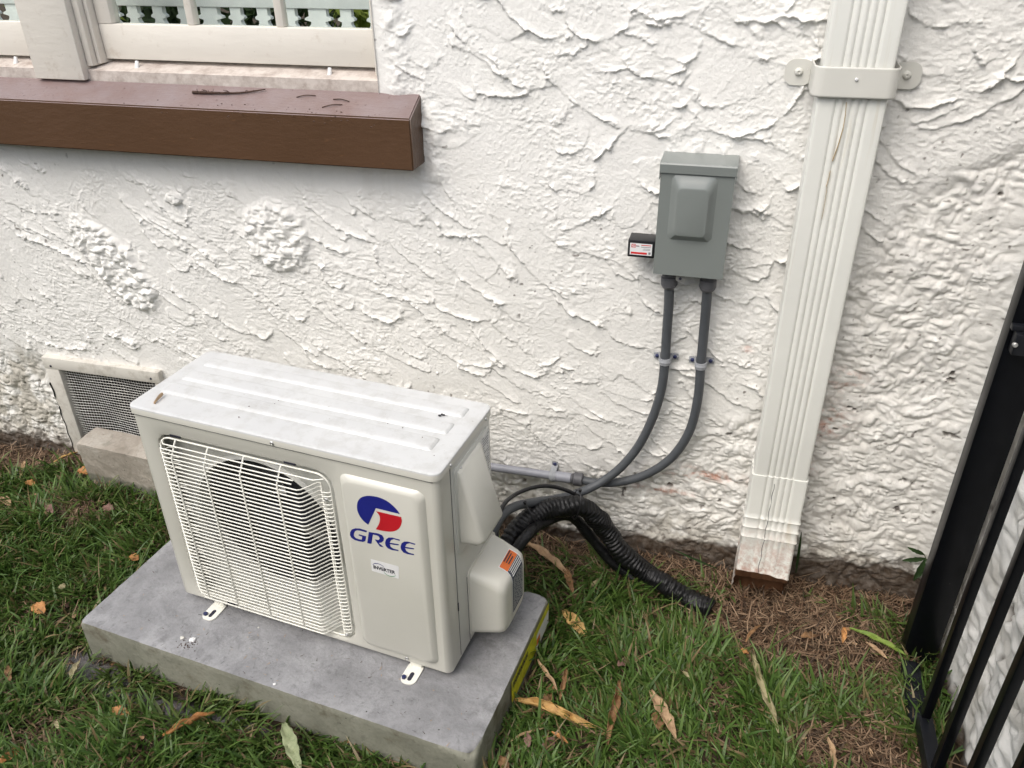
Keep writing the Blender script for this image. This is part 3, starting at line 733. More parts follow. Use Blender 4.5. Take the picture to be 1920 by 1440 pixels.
zz_ = np.linspace(.33, .03, 40); tube(bm, [V0(-.893+.05*(.39-z)*.25+.002*math.sin(z*90), -.0235, z) for z in zz_], lambda i: (.0036 if zz_[i] > .27 else .0006 if zz_[i] > .235 else .003 if zz_[i] > .20 else .0017), 6, flat=.5)
fin('crack', bm, M['dark'], vent)
for q in ((-.865, .40), (-.468, .405)):
    screw('screw', V0(q[0], -.024, q[1]), (0, -1, 0), .004, M['ink'], vent)

# ------------------------------------------------------------------ concrete block and pad
def rough_box(name, x0, x1, y0, y1, z0, z1, mats, step=.012, amp=.002, rnd=.006, seed=0, chips=()):
    """box whose faces are grids; edges worn, corners chipped"""
    nx, ny, nz = [max(2, int(round(d/step))) for d in (x1-x0, y1-y0, z1-z0)]
    bm = bmesh.new(); vm = {}
    def vert(i, j, k):
        if (i, j, k) not in vm:
            vm[(i, j, k)] = bm.verts.new((x0+(x1-x0)*i/nx, y0+(y1-y0)*j/ny, z0+(z1-z0)*k/nz))
        return vm[(i, j, k)]
    for i in range(nx):
        for j in range(ny):
            bm.faces.new([vert(i, j, nz), vert(i+1, j, nz), vert(i+1, j+1, nz), vert(i, j+1, nz)]).material_index = 0
    for i in range(nx):
        for k in range(nz):
            for j in (0, ny): bm.faces.new([vert(i, j, k), vert(i+1, j, k), vert(i+1, j, k+1), vert(i, j, k+1)]).material_index = 1
    for j in range(ny):
        for k in range(nz):
            for i in (0, nx): bm.faces.new([vert(i, j, k), vert(i, j+1, k), vert(i, j+1, k+1), vert(i, j, k+1)]).material_index = 1
    C = np.array([v.co[:] for v in bm.verts])
    lo = np.array([x0, y0, z0]); hi = np.array([x1, y1, z1])
    # worn edges: clamp into a rounded box of varying radius
    rr = rnd*(.5+1.2*fbm(C[:, 0]*9+C[:, 2]*7, C[:, 1]*9+3, 3, seed+1))
    for (cx, cy, cz, rad, dep) in chips:
        dd = np.sqrt(((C-np.array([cx, cy, cz]))**2).sum(1)); rr = rr+dep*np.clip(1-dd/rad, 0, 1)
    inner = np.clip(C, lo+rr[:, None], hi-rr[:, None]); inner[:, 2] = np.minimum(C[:, 2], hi[2]-rr)
    d = C-inner; L = np.linalg.norm(d, axis=1); m = L > 1e-9
    C[m] = inner[m]+d[m]/L[m, None]*np.minimum(L[m], rr[m])[:, None]
    nn = fbm(C[:, 0]*30+C[:, 2]*23, C[:, 1]*30-C[:, 2]*19, 4, seed+2)-.5
    ctr = (lo+hi)/2; q = (C-ctr)/((hi-lo)/2); ax = np.argmax(np.abs(q), 1)
    C[np.arange(len(C)), ax] += np.sign(q[np.arange(len(C)), ax])*nn*amp*2
    for v, c in zip(bm.verts, C): v.co = c
    return fin(name, bm, mats, None, 50)
pad = rough_box('concrete_pad', PL, PR, PF, PB, -.03, PZ, [M['pad_top'], M['pad_side']], .010, .0012, .005, 3,
                chips=((PR, PF, PZ, .05, .035), (PR-.05, PF, PZ, .04, .012), (PR, PB, PZ, .03, .012), (PR-.09, PB, PZ, .03, .02), (PL, PF, PZ, .02, .006)))
pad.location = (0, ACY, 0); pad.rotation_euler = (0, 0, PSI)
tag(pad, 'grey concrete pad on the lawn carrying the outdoor air conditioner', 'concrete pad')
blk = rough_box('concrete_block', -.195, .30, -.055, .045, -.02, .180, [M['block'], M['block']], .010, .003, .004, 9, chips=((-.195, -.055, .18, .03, .008),))
blk.location = (-.55, -.085, 0); blk.rotation_euler = (R(3), 0, R(-4))
tag(blk, 'pitted old concrete block leaning below the crawl space vent', 'concrete block')
# things stuck on the pad: small mortar crumbs, sticker on the right side
def padp(px, py): return Vector(gnd(px, py, PZ))
bm = bmesh.new()
for k in range(46):
    p = padp(352+random.gauss(0, 10), 1208+random.gauss(0, 7)); bmesh.ops.create_icosphere(bm, subdivisions=1, radius=random.uniform(.0008, .0024), matrix=Matrix.Translation(p))
tag(fin('grit', bm, M['twig']), 'dark grit crumbs beside the white lump on the pad', 'grit', kind='stuff')
for k, (px, py, r, m_, lab) in enumerate([(361, 1200, .0085, 'white_label', 'larger white plaster crumb on the concrete pad'), (342, 1196, .006, 'bracket', 'cream plaster crumb just left of the larger white one'), (515, 1283, .004, 'white_label', 'tiny white crumb near the front edge of the pad'), (485, 1177, .003, 'bracket', 'tiny pale crumb on the pad below the grille')]):
    bm = bmesh.new(); bmesh.ops.create_icosphere(bm, subdivisions=3, radius=r)
    for v in bm.verts:
        q = fbm(np.array([v.co.x*180+k*5]), np.array([v.co.y*180+v.co.z*90]), 3, 400)[0]; v.co *= .55+.9*q; v.co.z *= .5
    o = fin('plaster_crumb', bm, M[m_], None, 80); o.location = padp(px, py)+Vector((0, 0, .001)); tag(o, lab, 'crumb', 'plaster crumbs on the concrete pad')

# yellow sticker on the pad's right side (a part of the pad's look: child)
stk = bmesh.new()
y0s, y1s, z0s, z1s = .055, .335, .030, .1085
xx = PR+.003
stk.faces.new([stk.verts.new(p) for p in ((xx, y0s, z0s), (xx, y1s, z0s), (xx, y1s, z1s), (xx, y0s, z1s))])
o = fin('sticker', stk, M['yellow'], pad); o['label'] = 'yellow product sticker on the pad side'
so = o
def flatrect(bm, x, ya, yb, za, zb_, sk=0): bm.faces.new([bm.verts.new(p) for p in ((x, ya, za), (x, yb, za), (x, yb+sk, zb_), (x, ya+sk, zb_))])
bm = bmesh.new(); flatrect(bm, xx+.0006, .235, .332, .034, .085); fin('white_field', bm, M['white_label'], so)
bm = bmesh.new(); flatrect(bm, xx+.0009, .235, .262, .045, .068); fin('orange_mark', bm, M['orange'], so)
bm = bmesh.new()
yy = .062
for k in range(11):
    wk = random.uniform(.005, .010); flatrect(bm, xx+.0006, yy, yy+wk, .078, .097, .002); yy += wk+.0035
    if k % 2: flatrect(bm, xx+.0009, yy-.004-wk*.5, yy, .085, .089)
fin('printed_lettering', bm, M['ink'], so)

# ------------------------------------------------------------------ air conditioner
AC = empty('air_conditioner', (0, ACY, 0), PSI, 'cream outdoor air conditioner with a wire grille and blue and red logo', 'air conditioner')
# cabinet: side shell + front with round-cornered fan opening
GXa, GXb, GZa, GZb = .056, .540, .152, .670
bm = bmesh.new()
r = .016; zt = AT-.018
foot = rrect(0, AW, 0, AD, r, 6)
loft(bm, [[(x, y, AB+.000) for x, y in rrect(.006, AW-.006, .006, AD-.006, r, 6)], [(x, y, AB+.002) for x, y in rrect(.001, AW-.001, .001, AD-.001, r, 6)], [(x, y, AB+.006) for x, y in foot], [(x, y, zt) for x, y in foot]], cap0=False, cap1=False)
# remove the flat front strip, replace it with a plate with a hole
rem = [f for f in bm.faces if all(v.co.y < 1e-4 for v in f.verts) and abs(f.calc_center_median().x-AW/2) < .02]
for f in rem: bmesh.ops.delete(bm, geom=[f], context='FACES_ONLY')
def ring_pts(x0, x1, z0, z1, r, N=96):
    """closed loop sampled by arc length from the top middle"""
    P = rrect(x0, x1, z0, z1, r, 8); P.append(P[0]); seg = [math.dist(a, b) for a, b in zip(P, P[1:])]; tot = sum(seg)
    cx, cz = (x0+x1)/2, (z0+z1)/2; out = []
    for k in range(N):
        a = 2*math.pi*k/N; dx, dz = math.cos(a), math.sin(a); best = None
        for (ax, az), (bx_, bz) in zip(P, P[1:]):
            ex, ez = bx_-ax, bz-az; den = dx*ez-dz*ex
            if abs(den) < 1e-12: continue
            t = ((ax-cx)*ez-(az-cz)*ex)/den; s = ((ax-cx)*dz-(az-cz)*dx)/den
            if t > 0 and -1e-6 <= s <= 1+1e-6 and (best is None or t < best): best = t
        out.append((cx+dx*best, cz+dz*best))
    if r < .006:
        for qx, qz in ((x0, z0), (x1, z0), (x1, z1), (x0, z1)):
            k = min(range(N), key=lambda i: math.dist(out[i], (qx, qz))); out[k] = (qx, qz)
    return out
inn = ring_pts(GXa, GXb, GZa, GZb, .040); mid = [(x, z) for x, z in ring_pts(GXa-.006, GXb+.006, GZa-.006, GZb+.006, .045)]
out = ring_pts(r, .5605, AB+.006, zt, .0005)
L0 = [bm.verts.new((x, 0, z)) for x, z in out]; L1_ = [bm.verts.new((x, 0, z)) for x, z in mid]; L2_ = [bm.verts.new((x, .004, z)) for x, z in inn]; L3_ = [bm.verts.new((x, .022, z)) for x, z in inn]
for A, B in ((L0, L1_), (L1_, L2_), (L2_, L3_)):
    for k in range(96): bm.faces.new((A[k], A[(k+1) % 96], B[(k+1) % 96], B[k]))
bm.faces.new([bm.verts.new(p) for p in ((.5605, 0, AB+.006), (AW-r, 0, AB+.006), (AW-r, 0, zt), (.5605, 0, zt))])
cab = fin('cabinet', bm, M['ac'], AC, 35)
bm = bmesh.new(); box(bm, .012, AW-.012, -.0012, .004, zt-.0060, zt-.0030); fin('seam', bm, M['ink'], cab)
# base tray
bm = bmesh.new(); loft(bm, [[(x, y, AB+.004) for x, y in rrect(.01, AW-.01, .01, AD-.01, r, 5)], [(x, y, AB+.010) for x, y in rrect(.01, AW-.01, .01, AD-.01, r, 5)]]); fin('base_tray', bm, M['cavity'], AC)
# raised front panel
bm = bmesh.new(); prs = []
for ins, yy in ((0, .0005), (.003, -.004), (.010, -.0095), (.014, -.011)):
    prs.append([(x, yy, z) for x, z in rrect(.562+ins, .768-ins, .163+ins, .682-ins, .020, 8)])
loft(bm, prs, cap0=False); fp = fin('raised_front_panel', bm, M['ac'], AC, 45)
# top cover
bm = bmesh.new(); ov = .004
rr_ = lambda i: rrect(-ov+i, AW+ov-i, -ov-.001+i, AD+ov-i, max(.004, .022-i), 8)
loft(bm, [[(x, y, z) for x, y in rr_(i)] for i, z in ((.002, AT-.0205), (0, AT-.0195), (0, AT-.005), (.0012, AT-.0018), (.004, AT-.0003), (.008, AT))], cap0=False)
for ya, yb, xa, xb in ((.070, .120, .028, .752), (.138, .185, .034, .757), (.213, .255, .040, .762)):
    loft(bm, [[(x, y, z) for x, y in rrect(xa+i, xb-i, ya+i, yb-i*.7, .006, 3)] for i, z in ((0, AT-.001), (.001, AT+.0008), (.007, AT+.0045), (.010, AT+.005))], cap0=False)
bm.normal_update()
for f in bm.faces:
    if abs(f.normal.z) < .35 and f.calc_center_median().z < AT-.004: f.material_index = 1
top = fin('top_cover', bm, [M['ac_skytint'], M['ac']], AC, 40)  # upward faces take the sky-tinted copy, the skirt stays plain cream
# service panel with seams on the right side
bm = bmesh.new(); box(bm, AW-.004, AW+.0018, .058, AD-.020, AB+.010, zt-.005, .001); sp = fin('side_panel', bm, M['acmetal2'], AC, 30)
bm = bmesh.new(); box(bm, AW-.003, AW+.0021, .020, AD-.018, zt-.0035, zt-.0015, 0); box(bm, AW-.003, AW+.0024, .1065, .1085, AB+.012, .360, 0); box(bm, AW-.003, AW+.0003, .0555, .0575, AB+.012, zt-.006, 0); fin('seam', bm, M['ink'], sp)
bm = bmesh.new(); box(bm, AW-.003, AW+.002, .0545, .0575, .300, .325, 0); fin('slot', bm, M['ink'], sp)
# inside: shroud with round hole, fan, coil, motor
cxf, czf, rf = .298, .411, .212
bm = bmesh.new(); N = 96
oo = ring_pts(.012, .556, AB+.012, zt-.004, .002); 
A = [bm.verts.new((x, .050, z)) for x, z in oo]
B = [bm.verts.new((cxf+rf*math.cos(2*math.pi*k/N), .050, czf+rf*math.sin(2*math.pi*k/N))) for k in range(N)]
Bm = [bm.verts.new((cxf+(rf-.008)*math.cos(2*math.pi*k/N), .043, czf+(rf-.008)*math.sin(2*math.pi*k/N))) for k in range(N)]
B2 = [bm.verts.new((cxf+(rf-.008)*math.cos(2*math.pi*k/N), .085, czf+(rf-.008)*math.sin(2*math.pi*k/N))) for k in range(N)]
off = 0
for a_, b_ in ((A, B), (B, Bm), (Bm, B2)):
    for k in range(N): bm.faces.new((a_[k], a_[(k+1) % N], b_[(k+1) % N], b_[k]))
fin('fan_shroud', bm, M['cavity'], AC, 40)
bm = bmesh.new(); box(bm, .012, .560, .245, .262, AB+.012, zt-.004); 
z = AB+.02
fin('coil', bm, M['coil'], AC)
bm = bmesh.new(); z = AB+.02
for k in range(22): 
    tube(bm, [(.02, .240, AB+.03+k*.0245), (.555, .240, AB+.03+k*.0245)], .0035, 6)
fin('coil_pipes', bm, M['cavity'], AC)
bm = bmesh.new(); box(bm, .556, .560, .01, .262, AB+.012, zt-.004); fin('partition', bm, M['cavity'], AC)
fan = []
bm = bmesh.new(); cyl(bm, (cxf, .060, czf), (cxf, .125, czf), .052, 32, .055, .008)
for bl_ in range(3):
    a0 = R(160+120*bl_); nr, na = 10, 14; grid = []
    for i in range(nr+1):
        rr2 = .045+(rf-.020-.045)*i/nr; row = []
        sweep = R(60+28*i/nr)
        for j in range(na+1):
            t = j/na; ang = a0+(t-.5)*sweep+R(18)*i/nr
            edge_r = rr2*(1-.06*(2*t-1)**4)
            row.append(bm.verts.new((cxf+edge_r*math.cos(ang), .068+.045*t+.006*math.sin(t*3.1)-.004*i/nr, czf+edge_r*math.sin(ang))))
        grid.append(row)
    for i in range(nr):
        for j in range(na): bm.faces.new((grid[i][j], grid[i+1][j], grid[i+1][j+1], grid[i][j+1]))
fin('fan', bm, M['fan'], AC, 60)
bm = bmesh.new(); cyl(bm, (cxf, .130, czf), (cxf, .200, czf), .055, 24, None, .006); box(bm, cxf-.05, cxf+.05, .20, .212, AB+.015, zt-.006); fin('fan_motor', bm, M['cavity'], AC, 40)
# grille
bm = bmesh.new()
fr = [(x, .003, z) for x, z in rrect(GXa+.009, GXb-.008, GZa+.009, GZb-.009, .034, 8)]
tube(bm, fr, .0024, 6, closed=True)
NW = 43
for k in range(NW):
    z = GZb-.018-(GZb-GZa-.036)*k/(NW-1)
    # horizontal extent limited by the corner radius
    def lim(z):
        c = .036; 
        for ze, s in ((GZb-.009, 1), (GZa+.009, -1)):
            dz = (ze-z)*s
            if dz < c: return c-math.sqrt(max(0, c*c-(c-dz)**2))
        return 0
    li = lim(z); xa, xb = GXa+.009+li, GXb-.008-li
    if k in (1, 2): P = [(xa, -.001, z), (xa+.016, -.016, z), (.455-.006*k, -.016, z)]
    elif k == 0: P = [(xa, -.001, z), (xa+.012, -.012, z), (xb-.02, -.012, z), (xb, -.001, z)]
    else: P = [(xa, .003, z), (xa+.005, -.006, z), (xa+.020, -.017, z), (.456, -.018, z), (.463, -.014, z), (.484, .022, z), (.489, .024, z), (.494, .022, z), (.514, -.006, z), (xb-.005, -.002, z), (xb, .003, z)]
    tube(bm, P, .0018, 5)
for xv in (.112, .205, .305, .405):
    P = [(xv+.004, .003, GZb-.009), (xv+.004, -.004, GZb-.017), (xv+.001, -.013, GZb-.038), (xv, -.0190, GZb-.05), (xv, -.0190, GZa+.03), (xv, -.004, GZa+.006)]
    tube(bm, P, .0021, 6)
tube(bm, [(.078, -.005, GZb-.04), (.078, -.005, GZa+.04)], .0012, 5); tube(bm, [(.518, -.004, GZb-.05), (.518, -.004, GZa+.03)], .0014, 5)
# short stiffener hooks along the left edge
for k in range(30):
    z = GZb-.05-k*.0142; tube(bm, [(.068, .004, z), (.080, .012, z+.006), (.098, .016, z+.004)], .0012, 5)
gri = fin('grille', bm, M['grille'], AC, 60)
for q in ((.523, .600), (.520, .178)): screw('screw', (q[0], -.006, q[1]), (0, -1, 0), .005, M['zinc'], gri)
# screws on cabinet
for px, py in ((509, 826),): 
    q = acfront(px, py, -.005); screw('screw', (q[0], -.005, AT-.0125), (0, -1, 0), .0055, M['zinc'], top)
for px, py in ((397, 1119), (764, 1240)):
    q = acfront(px, py, 0); screw('screw', (q[0], 0, max(q[2], AB+.012)), (0, -1, 0), .0055, M['zinc'], cab)
for y in (.055, .245): screw('screw', (AW+.004, y, AT-.0125), (1, 0, 0), .0045, M['zinc'], top)
# small black slots above the grille
for xs, z in ((.105, GZb+.0005), (.42, GZb+.0005), (.15, GZa-.0045)):
    bm = bmesh.new(); box(bm, xs, xs+.030, .0006, .01, z, z+.005); 
    for v in bm.verts: v.co.y -= .0012
    fin('slot', bm, M['ink'], cab)
# feet
def foot_mesh(x, front):
    f = bmesh.new(); s = -1 if front else 1; y0 = 0 if front else AD
    P = rrect(-.020, .020, -.048, .020, .016, 6)
    z0 = PZ+.001
    loft(f, [[(x+a, y0-s*(-b) if not front else y0+b, z) for a, b in P] for z in (z0, z0+.003)])
    loft(f, [[(x+a, (y0+b) if front else (y0-b), z) for a, b in rrect(-.016, .016, .006, .03, .003, 3)] for z in (z0+.003, AB+.004)])
    o = fin('foot', f, M['grille'], AC, 40)
    if front:
        g_ = bmesh.new(); P = rrect(-.005, .005, -.038, -.012, .0049, 5); loft(g_, [[(x+.002+a+.0*b, y0+b, z) for a, b in P] for z in (z0+.0032, z0+.0036)]); fin('bolt_slot', g_, M['ink'], o)
        g_ = bmesh.new(); cyl(g_, (x-.012, y0-.034, z0+.003), (x-.012, y0-.034, z0+.009), .0062, 6, None, .001); fin('bolt', g_, M['bolt'], o, 30)
    return o
foot_mesh(.112, True); foot_mesh(.700, True); foot_mesh(.112, False); foot_mesh(.700, False)
# handle cover (wedge hood) on a backing plate
bm = bmesh.new(); xo = AW+.0018
loft(bm, [[(xo+dx, y, z) for y, z in rrect(.066+i, .258-i, .462+i, .699-i, .012, 5)] for i, dx in ((0, -.001), (0, .003), (.0015, .0045))], cap0=False)
hp = fin('handle_plate', bm, M['acmetal2'], AC, 40)
bm = bmesh.new(); x1 = xo+.004
def wedge(ins, top_out, bot_out):
    a, b = .078+ins, .248-ins
    return [(x1, a, .683-ins), (x1, b, .683-ins), (x1, b, .492), (x1, a, .492)]
sec = []; HB = .200
for t, z, d in ((0, .688, .002), (.03, .683, .009), (.97, .510, .058), (1.0, .500, .056), (1.02, .494, .048)):
    sec.append([(x1-.001, .078, z), (x1+d*.80, .078+.001, z), (x1+d, .078+.012, z-.0), (x1+d, HB-.012, z), (x1+d*.80, HB-.001, z), (x1-.001, HB, z)])
loft(bm, sec); fin('handle_cover', bm, M['acplastic'], AC, 60)
screw('screw', (xo+.0045, .097, .688), (1, 0, 0), .004, M['zinc'], hp)
# valve cover, a rounded box low on the side
bm = bmesh.new()
def vc(dx, y0, y1, z0, z1, rr2): return [(xo+dx, y, z) for y, z in rrect(y0, y1, z0, z1, rr2, 6)]
LV = [vc(-.001, .108, .279, .158, .373, .020), vc(.003, .108, .279, .158, .373, .020), vc(.004, .112, .275, .163, .368, .020),
      vc(.030, .114, .273, .168, .362, .024), vc(.072, .117, .268, .177, .349, .028), vc(.083, .121, .264, .181, .344, .028), vc(.089, .130, .255, .190, .334, .026), vc(.091, .140, .245, .200, .322, .024)]
loft(bm, LV, cap0=False); vcv = fin('valve_cover', bm, M['acplastic'], AC, 60)
# warning label bent over the top edge of the valve cover
bm = bmesh.new(); yL0, yL1 = .170, .236
path = [(xo+.056, .3548+.0032), (xo+.070, .351+.002), (xo+.079, .3470+.001), (xo+.0860, .3390+.001), (xo+.0900, .3300+.001), (xo+.0920, .3180), (xo+.0920, .214)]
def strip(bm, yA, yB, pts, lift=0):
    ring = [[bm.verts.new((x+lift, y, z+lift)) for x, z in pts] for y in (yA, yB)]
    for k in range(len(pts)-1): bm.faces.new((ring[0][k], ring[0][k+1], ring[1][k+1], ring[1][k]))
strip(bm, yL0-.003, yL1+.003, path); wl = fin('warning_label', bm, M['white_label'], vcv, 60)
bm = bmesh.new(); strip(bm, yL0, yL1, path[2:-1]+[(xo+.0920, .217)], .0004); fin('dark_field', bm, M['navy'], wl, 60)
bm = bmesh.new(); strip(bm, yL0, yL1, [(xo+.0575, .3575), (xo+.070, .353), (xo+.0785, .3482)], .0004); fin('orange_header', bm, M['orange'], wl, 60)
bm = bmesh.new()
for k in range(16):
    z = .3225-k*.0064; y = yL0+.004
    while y < yL1-.006:
        e = min(yL1-.003, y+random.uniform(.006, .018)); flatrect(bm, xo+.0930, y, e, z, z+.0022); y = e+.003
for k, (a_, b_) in enumerate(((.081, .346), (.0845, .3425), (.0875, .3375), (.0895, .332))):
    strip(bm, yL0+.004, yL1-.004, [(xo+a_, b_+.002), (xo+a_+.0012, b_+.0007)], .0010)
fin('label_text', bm, M['white_label'], wl)
bm = bmesh.new()
for k in range(3): strip(bm, yL0+.02, yL1-.004-.006*k, [(xo+.0595+.006*k, .3580-.0022*k), (xo+.0622+.006*k, .3570-.0022*k)], .0009)
fin('header_text', bm, M['ink'], wl)
# data plate with grey lines at the rear of the side panel
bm = bmesh.new(); flatrect(bm, AW+.0064, .212, .256, .47, .690); dp = fin('data_label', bm, M['white_label'], AC)
bm = bmesh.new()
for k in range(30):
    z = .683-k*.0070; flatrect(bm, AW+.0068, .216, .216+random.choice((.010, .018, .030)), z, z+.0022); flatrect(bm, AW+.0068, .243, .243+random.choice((.006, .011)), z, z+.0022)
fin('label_text', bm, M['greyink'], dp)
# logo, lettering and badge on the raised panel (plane y = -.011)
def panelpoly(bm, pts, off=-.0114, ox=640, oy=900, s=7.2):
    bm.faces.new([bm.verts.new(acfront(ox+x/s, oy+y/s, off)) for x, y in pts])
def smoothpts(pts, n=3): return [(v.x, v.y) for v in spline([(x, y, 0) for x, y in pts], n)]
bm = bmesh.new()
panelpoly(bm, smoothpts([(363, 605), (300, 555), (250, 490), (218, 420), (210, 350), (222, 290), (255, 245), (310, 220), (380, 213), (470, 225), (560, 255), (640, 300), (710, 360), (760, 415), (790, 460)])+[(465, 380)])
lb = fin('emblem_blue', bm, M['logo_blue'], fp)
bm = bmesh.new()
panelpoly(bm, smoothpts([(808, 500), (816, 560), (795, 630), (750, 675), (690, 695), (620, 695), (540, 683), (463, 665)])+smoothpts([(463, 665), (500, 610), (520, 540), (512, 480), (465, 420)])[1:]); fin('emblem_red', bm, M['logo_red'], fp)
G = [(345, 685), (250, 655), (190, 651), (140, 668), (118, 705), (116, 745), (135, 780), (175, 808), (240, 828), (290, 836), (322, 825), (335, 760), (238, 733), (232, 748), (282, 765), (275, 805), (240, 800), (195, 785), (170, 755), (170, 720), (185, 690), (215, 678), (270, 688), (338, 708)]
Rr = [(370, 700), (500, 722), (550, 745), (575, 785), (570, 820), (540, 845), (505, 850), (575, 908), (520, 897), (450, 800), (500, 812), (520, 790), (505, 762), (470, 745), (425, 738), (405, 863), (350, 853)]
E1 = [(792, 806), (690, 777), (640, 776), (605, 798), (590, 845), (600, 890), (630, 925), (680, 945), (768, 960), (773, 945), (700, 925), (665, 900), (652, 866), (770, 882), (775, 867), (654, 847), (668, 812), (710, 798), (786, 822)]
for L in (G, Rr, E1, [(x+209, y+55) for x, y in E1]):
    bm = bmesh.new(); panelpoly(bm, L); fin('logo_letter', bm, M['logo_blue'], fp)
bm = bmesh.new(); panelpoly(bm, [(395, 1070), (400, 1066), (765, 1163), (775, 1175), (776, 1328), (768, 1334), (418, 1228), (410, 1220)]); bd = fin('badge', bm, M['white_label'], fp)
def text_mesh(s, size, bold=.0):
    cu = bpy.data.curves.new('t', 'FONT'); cu.body = s; cu.size = size; cu.offset = bold; cu.align_x = 'CENTER'; cu.align_y = 'CENTER'
    o = bpy.data.objects.new('t', cu); COL.objects.link(o); bpy.context.view_layer.update()
    dg = bpy.context.evaluated_depsgraph_get(); me = bpy.data.meshes.new_from_object(o.evaluated_get(dg)); bpy.data.objects.remove(o); return me
me = text_mesh('INVERTER', .0125, .0004)
for v in me.vertices:
    x, y = v.co.x, v.co.y; v.co = (.654+x, -.0118, .4405+y*1.1-.0)
link('badge_text', me, M['ink'], bd)
bm = bmesh.new()
def arc2(cx, cz, r0, r1, a0, a1):
    A = []; B = []
    for k in range(17):
        t = k/16; a = R(a0+(a1-a0)*t); th = (r1-r0)*math.sin(math.pi*min(1, t*.9+.1)); A.append((cx+r0*math.cos(a), -.0118, cz+.8*r0*math.sin(a))); B.append((cx+(r0+th)*math.cos(a), -.0118, cz+.8*(r0+th)*math.sin(a)))
    return A+B[::-1]
bm.faces.new([bm.verts.new(p) for p in arc2(.641, .4405, .0165, .0187, 155, 25)]); fin('badge_arc', bm, M['logo_blue'], bd)
bm = bmesh.new(); bm.faces.new([bm.verts.new(p) for p in arc2(.668, .4400, .0165, .0187, -155, -20)]); fin('badge_arc', bm, M['greenink'], bd)
# things lying on the top cover
def topp(px, py, z=AT+.003): return Vector(gnd(px, py, z))
bm = bmesh.new(); a = topp(289, 756); b_ = topp(304, 741)
for k in range(26):
    pass
pp = spline([a, (a+b_)/2+Vector((.001, .001, .004)), b_+Vector((.002, 0, .004))], 5)
tube(bm, pp, lambda i: .0055-.0035*abs(i/len(pp)-.6), 6, flat=.5); M['scrap'] = mat_plain('tan_leaf', (.50, .34, .20), .7, .25, 80)
tag(fin('leaf_scrap', bm, M['scrap'], None, 60), 'curled tan leaf scrap on the left corner of the top cover', 'leaf scrap')
bm = bmesh.new()
for k, (px, py) in enumerate(((824, 779), (829, 777), (832, 778))): bmesh.ops.create_icosphere(bm, subdivisions=2, radius=.0028, matrix=Matrix.Translation(topp(px, py))@Matrix.Diagonal((1.3, .8, .8, 1)))
for k in range(6):
    a = topp(828+random.uniform(-4, 4), 778); tube(bm, [a, a+Vector((random.uniform(-.012, .012), random.uniform(-.008, .008), -.001))], .0004, 4)
tag(fin('dead_bug', bm, M['fan'], None, 60), 'small dead insect near the right end of the top cover', 'insect')
bm = bmesh.new()
for px, py in ((522, 751), (515, 757), (467, 762), (727, 794), (755, 802), (814, 854), (792, 820), (448, 782)): bmesh.ops.create_icosphere(bm, subdivisions=1, radius=random.uniform(.0010, .0018), matrix=Matrix.Translation(topp(px, py, AT+.005)))
tag(fin('crumbs', bm, M['twig']), 'a few dark specks on the top cover of the air conditioner', 'crumbs', kind='stuff')

# ------------------------------------------------------------------ disconnect box
yb_ = -.088
DB = empty('disconnect_box', (1.225, 0, .955), 0, 'grey green metal electrical disconnect box with embossed cover on the wall', 'electrical box')
def D(x, y, z): return (x-1.225, y, z-.955)
pTL, pTR = wallp(1238, 303, yb_), wallp(1375, 310, yb_); pBL, pBR = wallp(1227, 514, yb_), wallp(1356, 524, yb_)
bx0, bx1 = 1.142, 1.3065; bz0 = (pBL[2]+pBR[2])/2; bz1 = (pTL[2]+pTR[2])/2
def dbox(bm, x0, x1, y0, y1, z0, z1, bev): box(bm, x0-1.225, x1-1.225, y0, y1, z0-.955, z1-.955, bev)
bm = bmesh.new(); dbox(bm, bx0+.003, bx1-.003, yb_+.006, .012, bz0+.003, bz1-.005, .0015); fin('enclosure', bm, M['boxpaint'], DB, 30)
bm = bmesh.new()
ex0, ex1, ez0, ez1 = wallp(1252, 453, yb_)[0]-.003, wallp(1341, 330, yb_)[0]+.008, wallp(1300, 452, yb_)[2], wallp(1300, 330, yb_)[2]
o4 = [(bx0, bz0), (bx1, bz0), (bx1, bz1-.022), (bx0, bz1-.022)]
cxe, cze = (ex0+ex1)/2, (ez0+ez1)/2
def rl(i, y): return [D(x, y, z) for x, z in [(a, b) for a, b in ring_pts(ex0+i, ex1-i, ez0+i*.9, ez1-i*1.5, .008, 48)]]
outer = [D(x, yb_, z) for x, z in ring_pts(bx0, bx1, bz0, bz1-.020, .001, 48)]
skirt = [D(x, yb_+.02, z) for x, z in ring_pts(bx0, bx1, bz0, bz1-.020, .001, 48)]
# ring_pts are sampled about each centre, so the strips stay tidy
loft(bm, [skirt, outer, rl(-.004, yb_), rl(0, yb_), rl(.0015, yb_-.0012), rl(.008, yb_-.005), rl(.016, yb_-.0135), rl(.019, yb_-.0145)], cap0=False)
fin('door', bm, M['boxpaint'], DB, 24)
bm = bmesh.new(); lipz = bz1-.024
P = [(.010, bz1+.002), (yb_-.002, bz1-.002), (yb_-.0045, bz1-.005), (yb_-.0045, lipz), (yb_-.0030, lipz), (yb_-.0030, bz1-.006), (.010, bz1-.001)]
loft(bm, [[D(x, y, z) for y, z in P] for x in (bx0-.003, bx1+.003)])
for xs in (bx0-.003, bx1+.0015): dbox(bm, xs, xs+.0015, yb_-.003, yb_+.03, bz1-.04, bz1-.002, 0)
fin('hood', bm, M['boxpaint'], DB, 30)
bm = bmesh.new(); loft(bm, [[D(1.208+a, yb_+.006+q, bz0-.009+b) for a, b in rrect(-.011, .011, -.009, .010, .0085, 6)] for q in (0, .002)]); lug = fin('lock_lug', bm, M['zinc'], DB, 30)
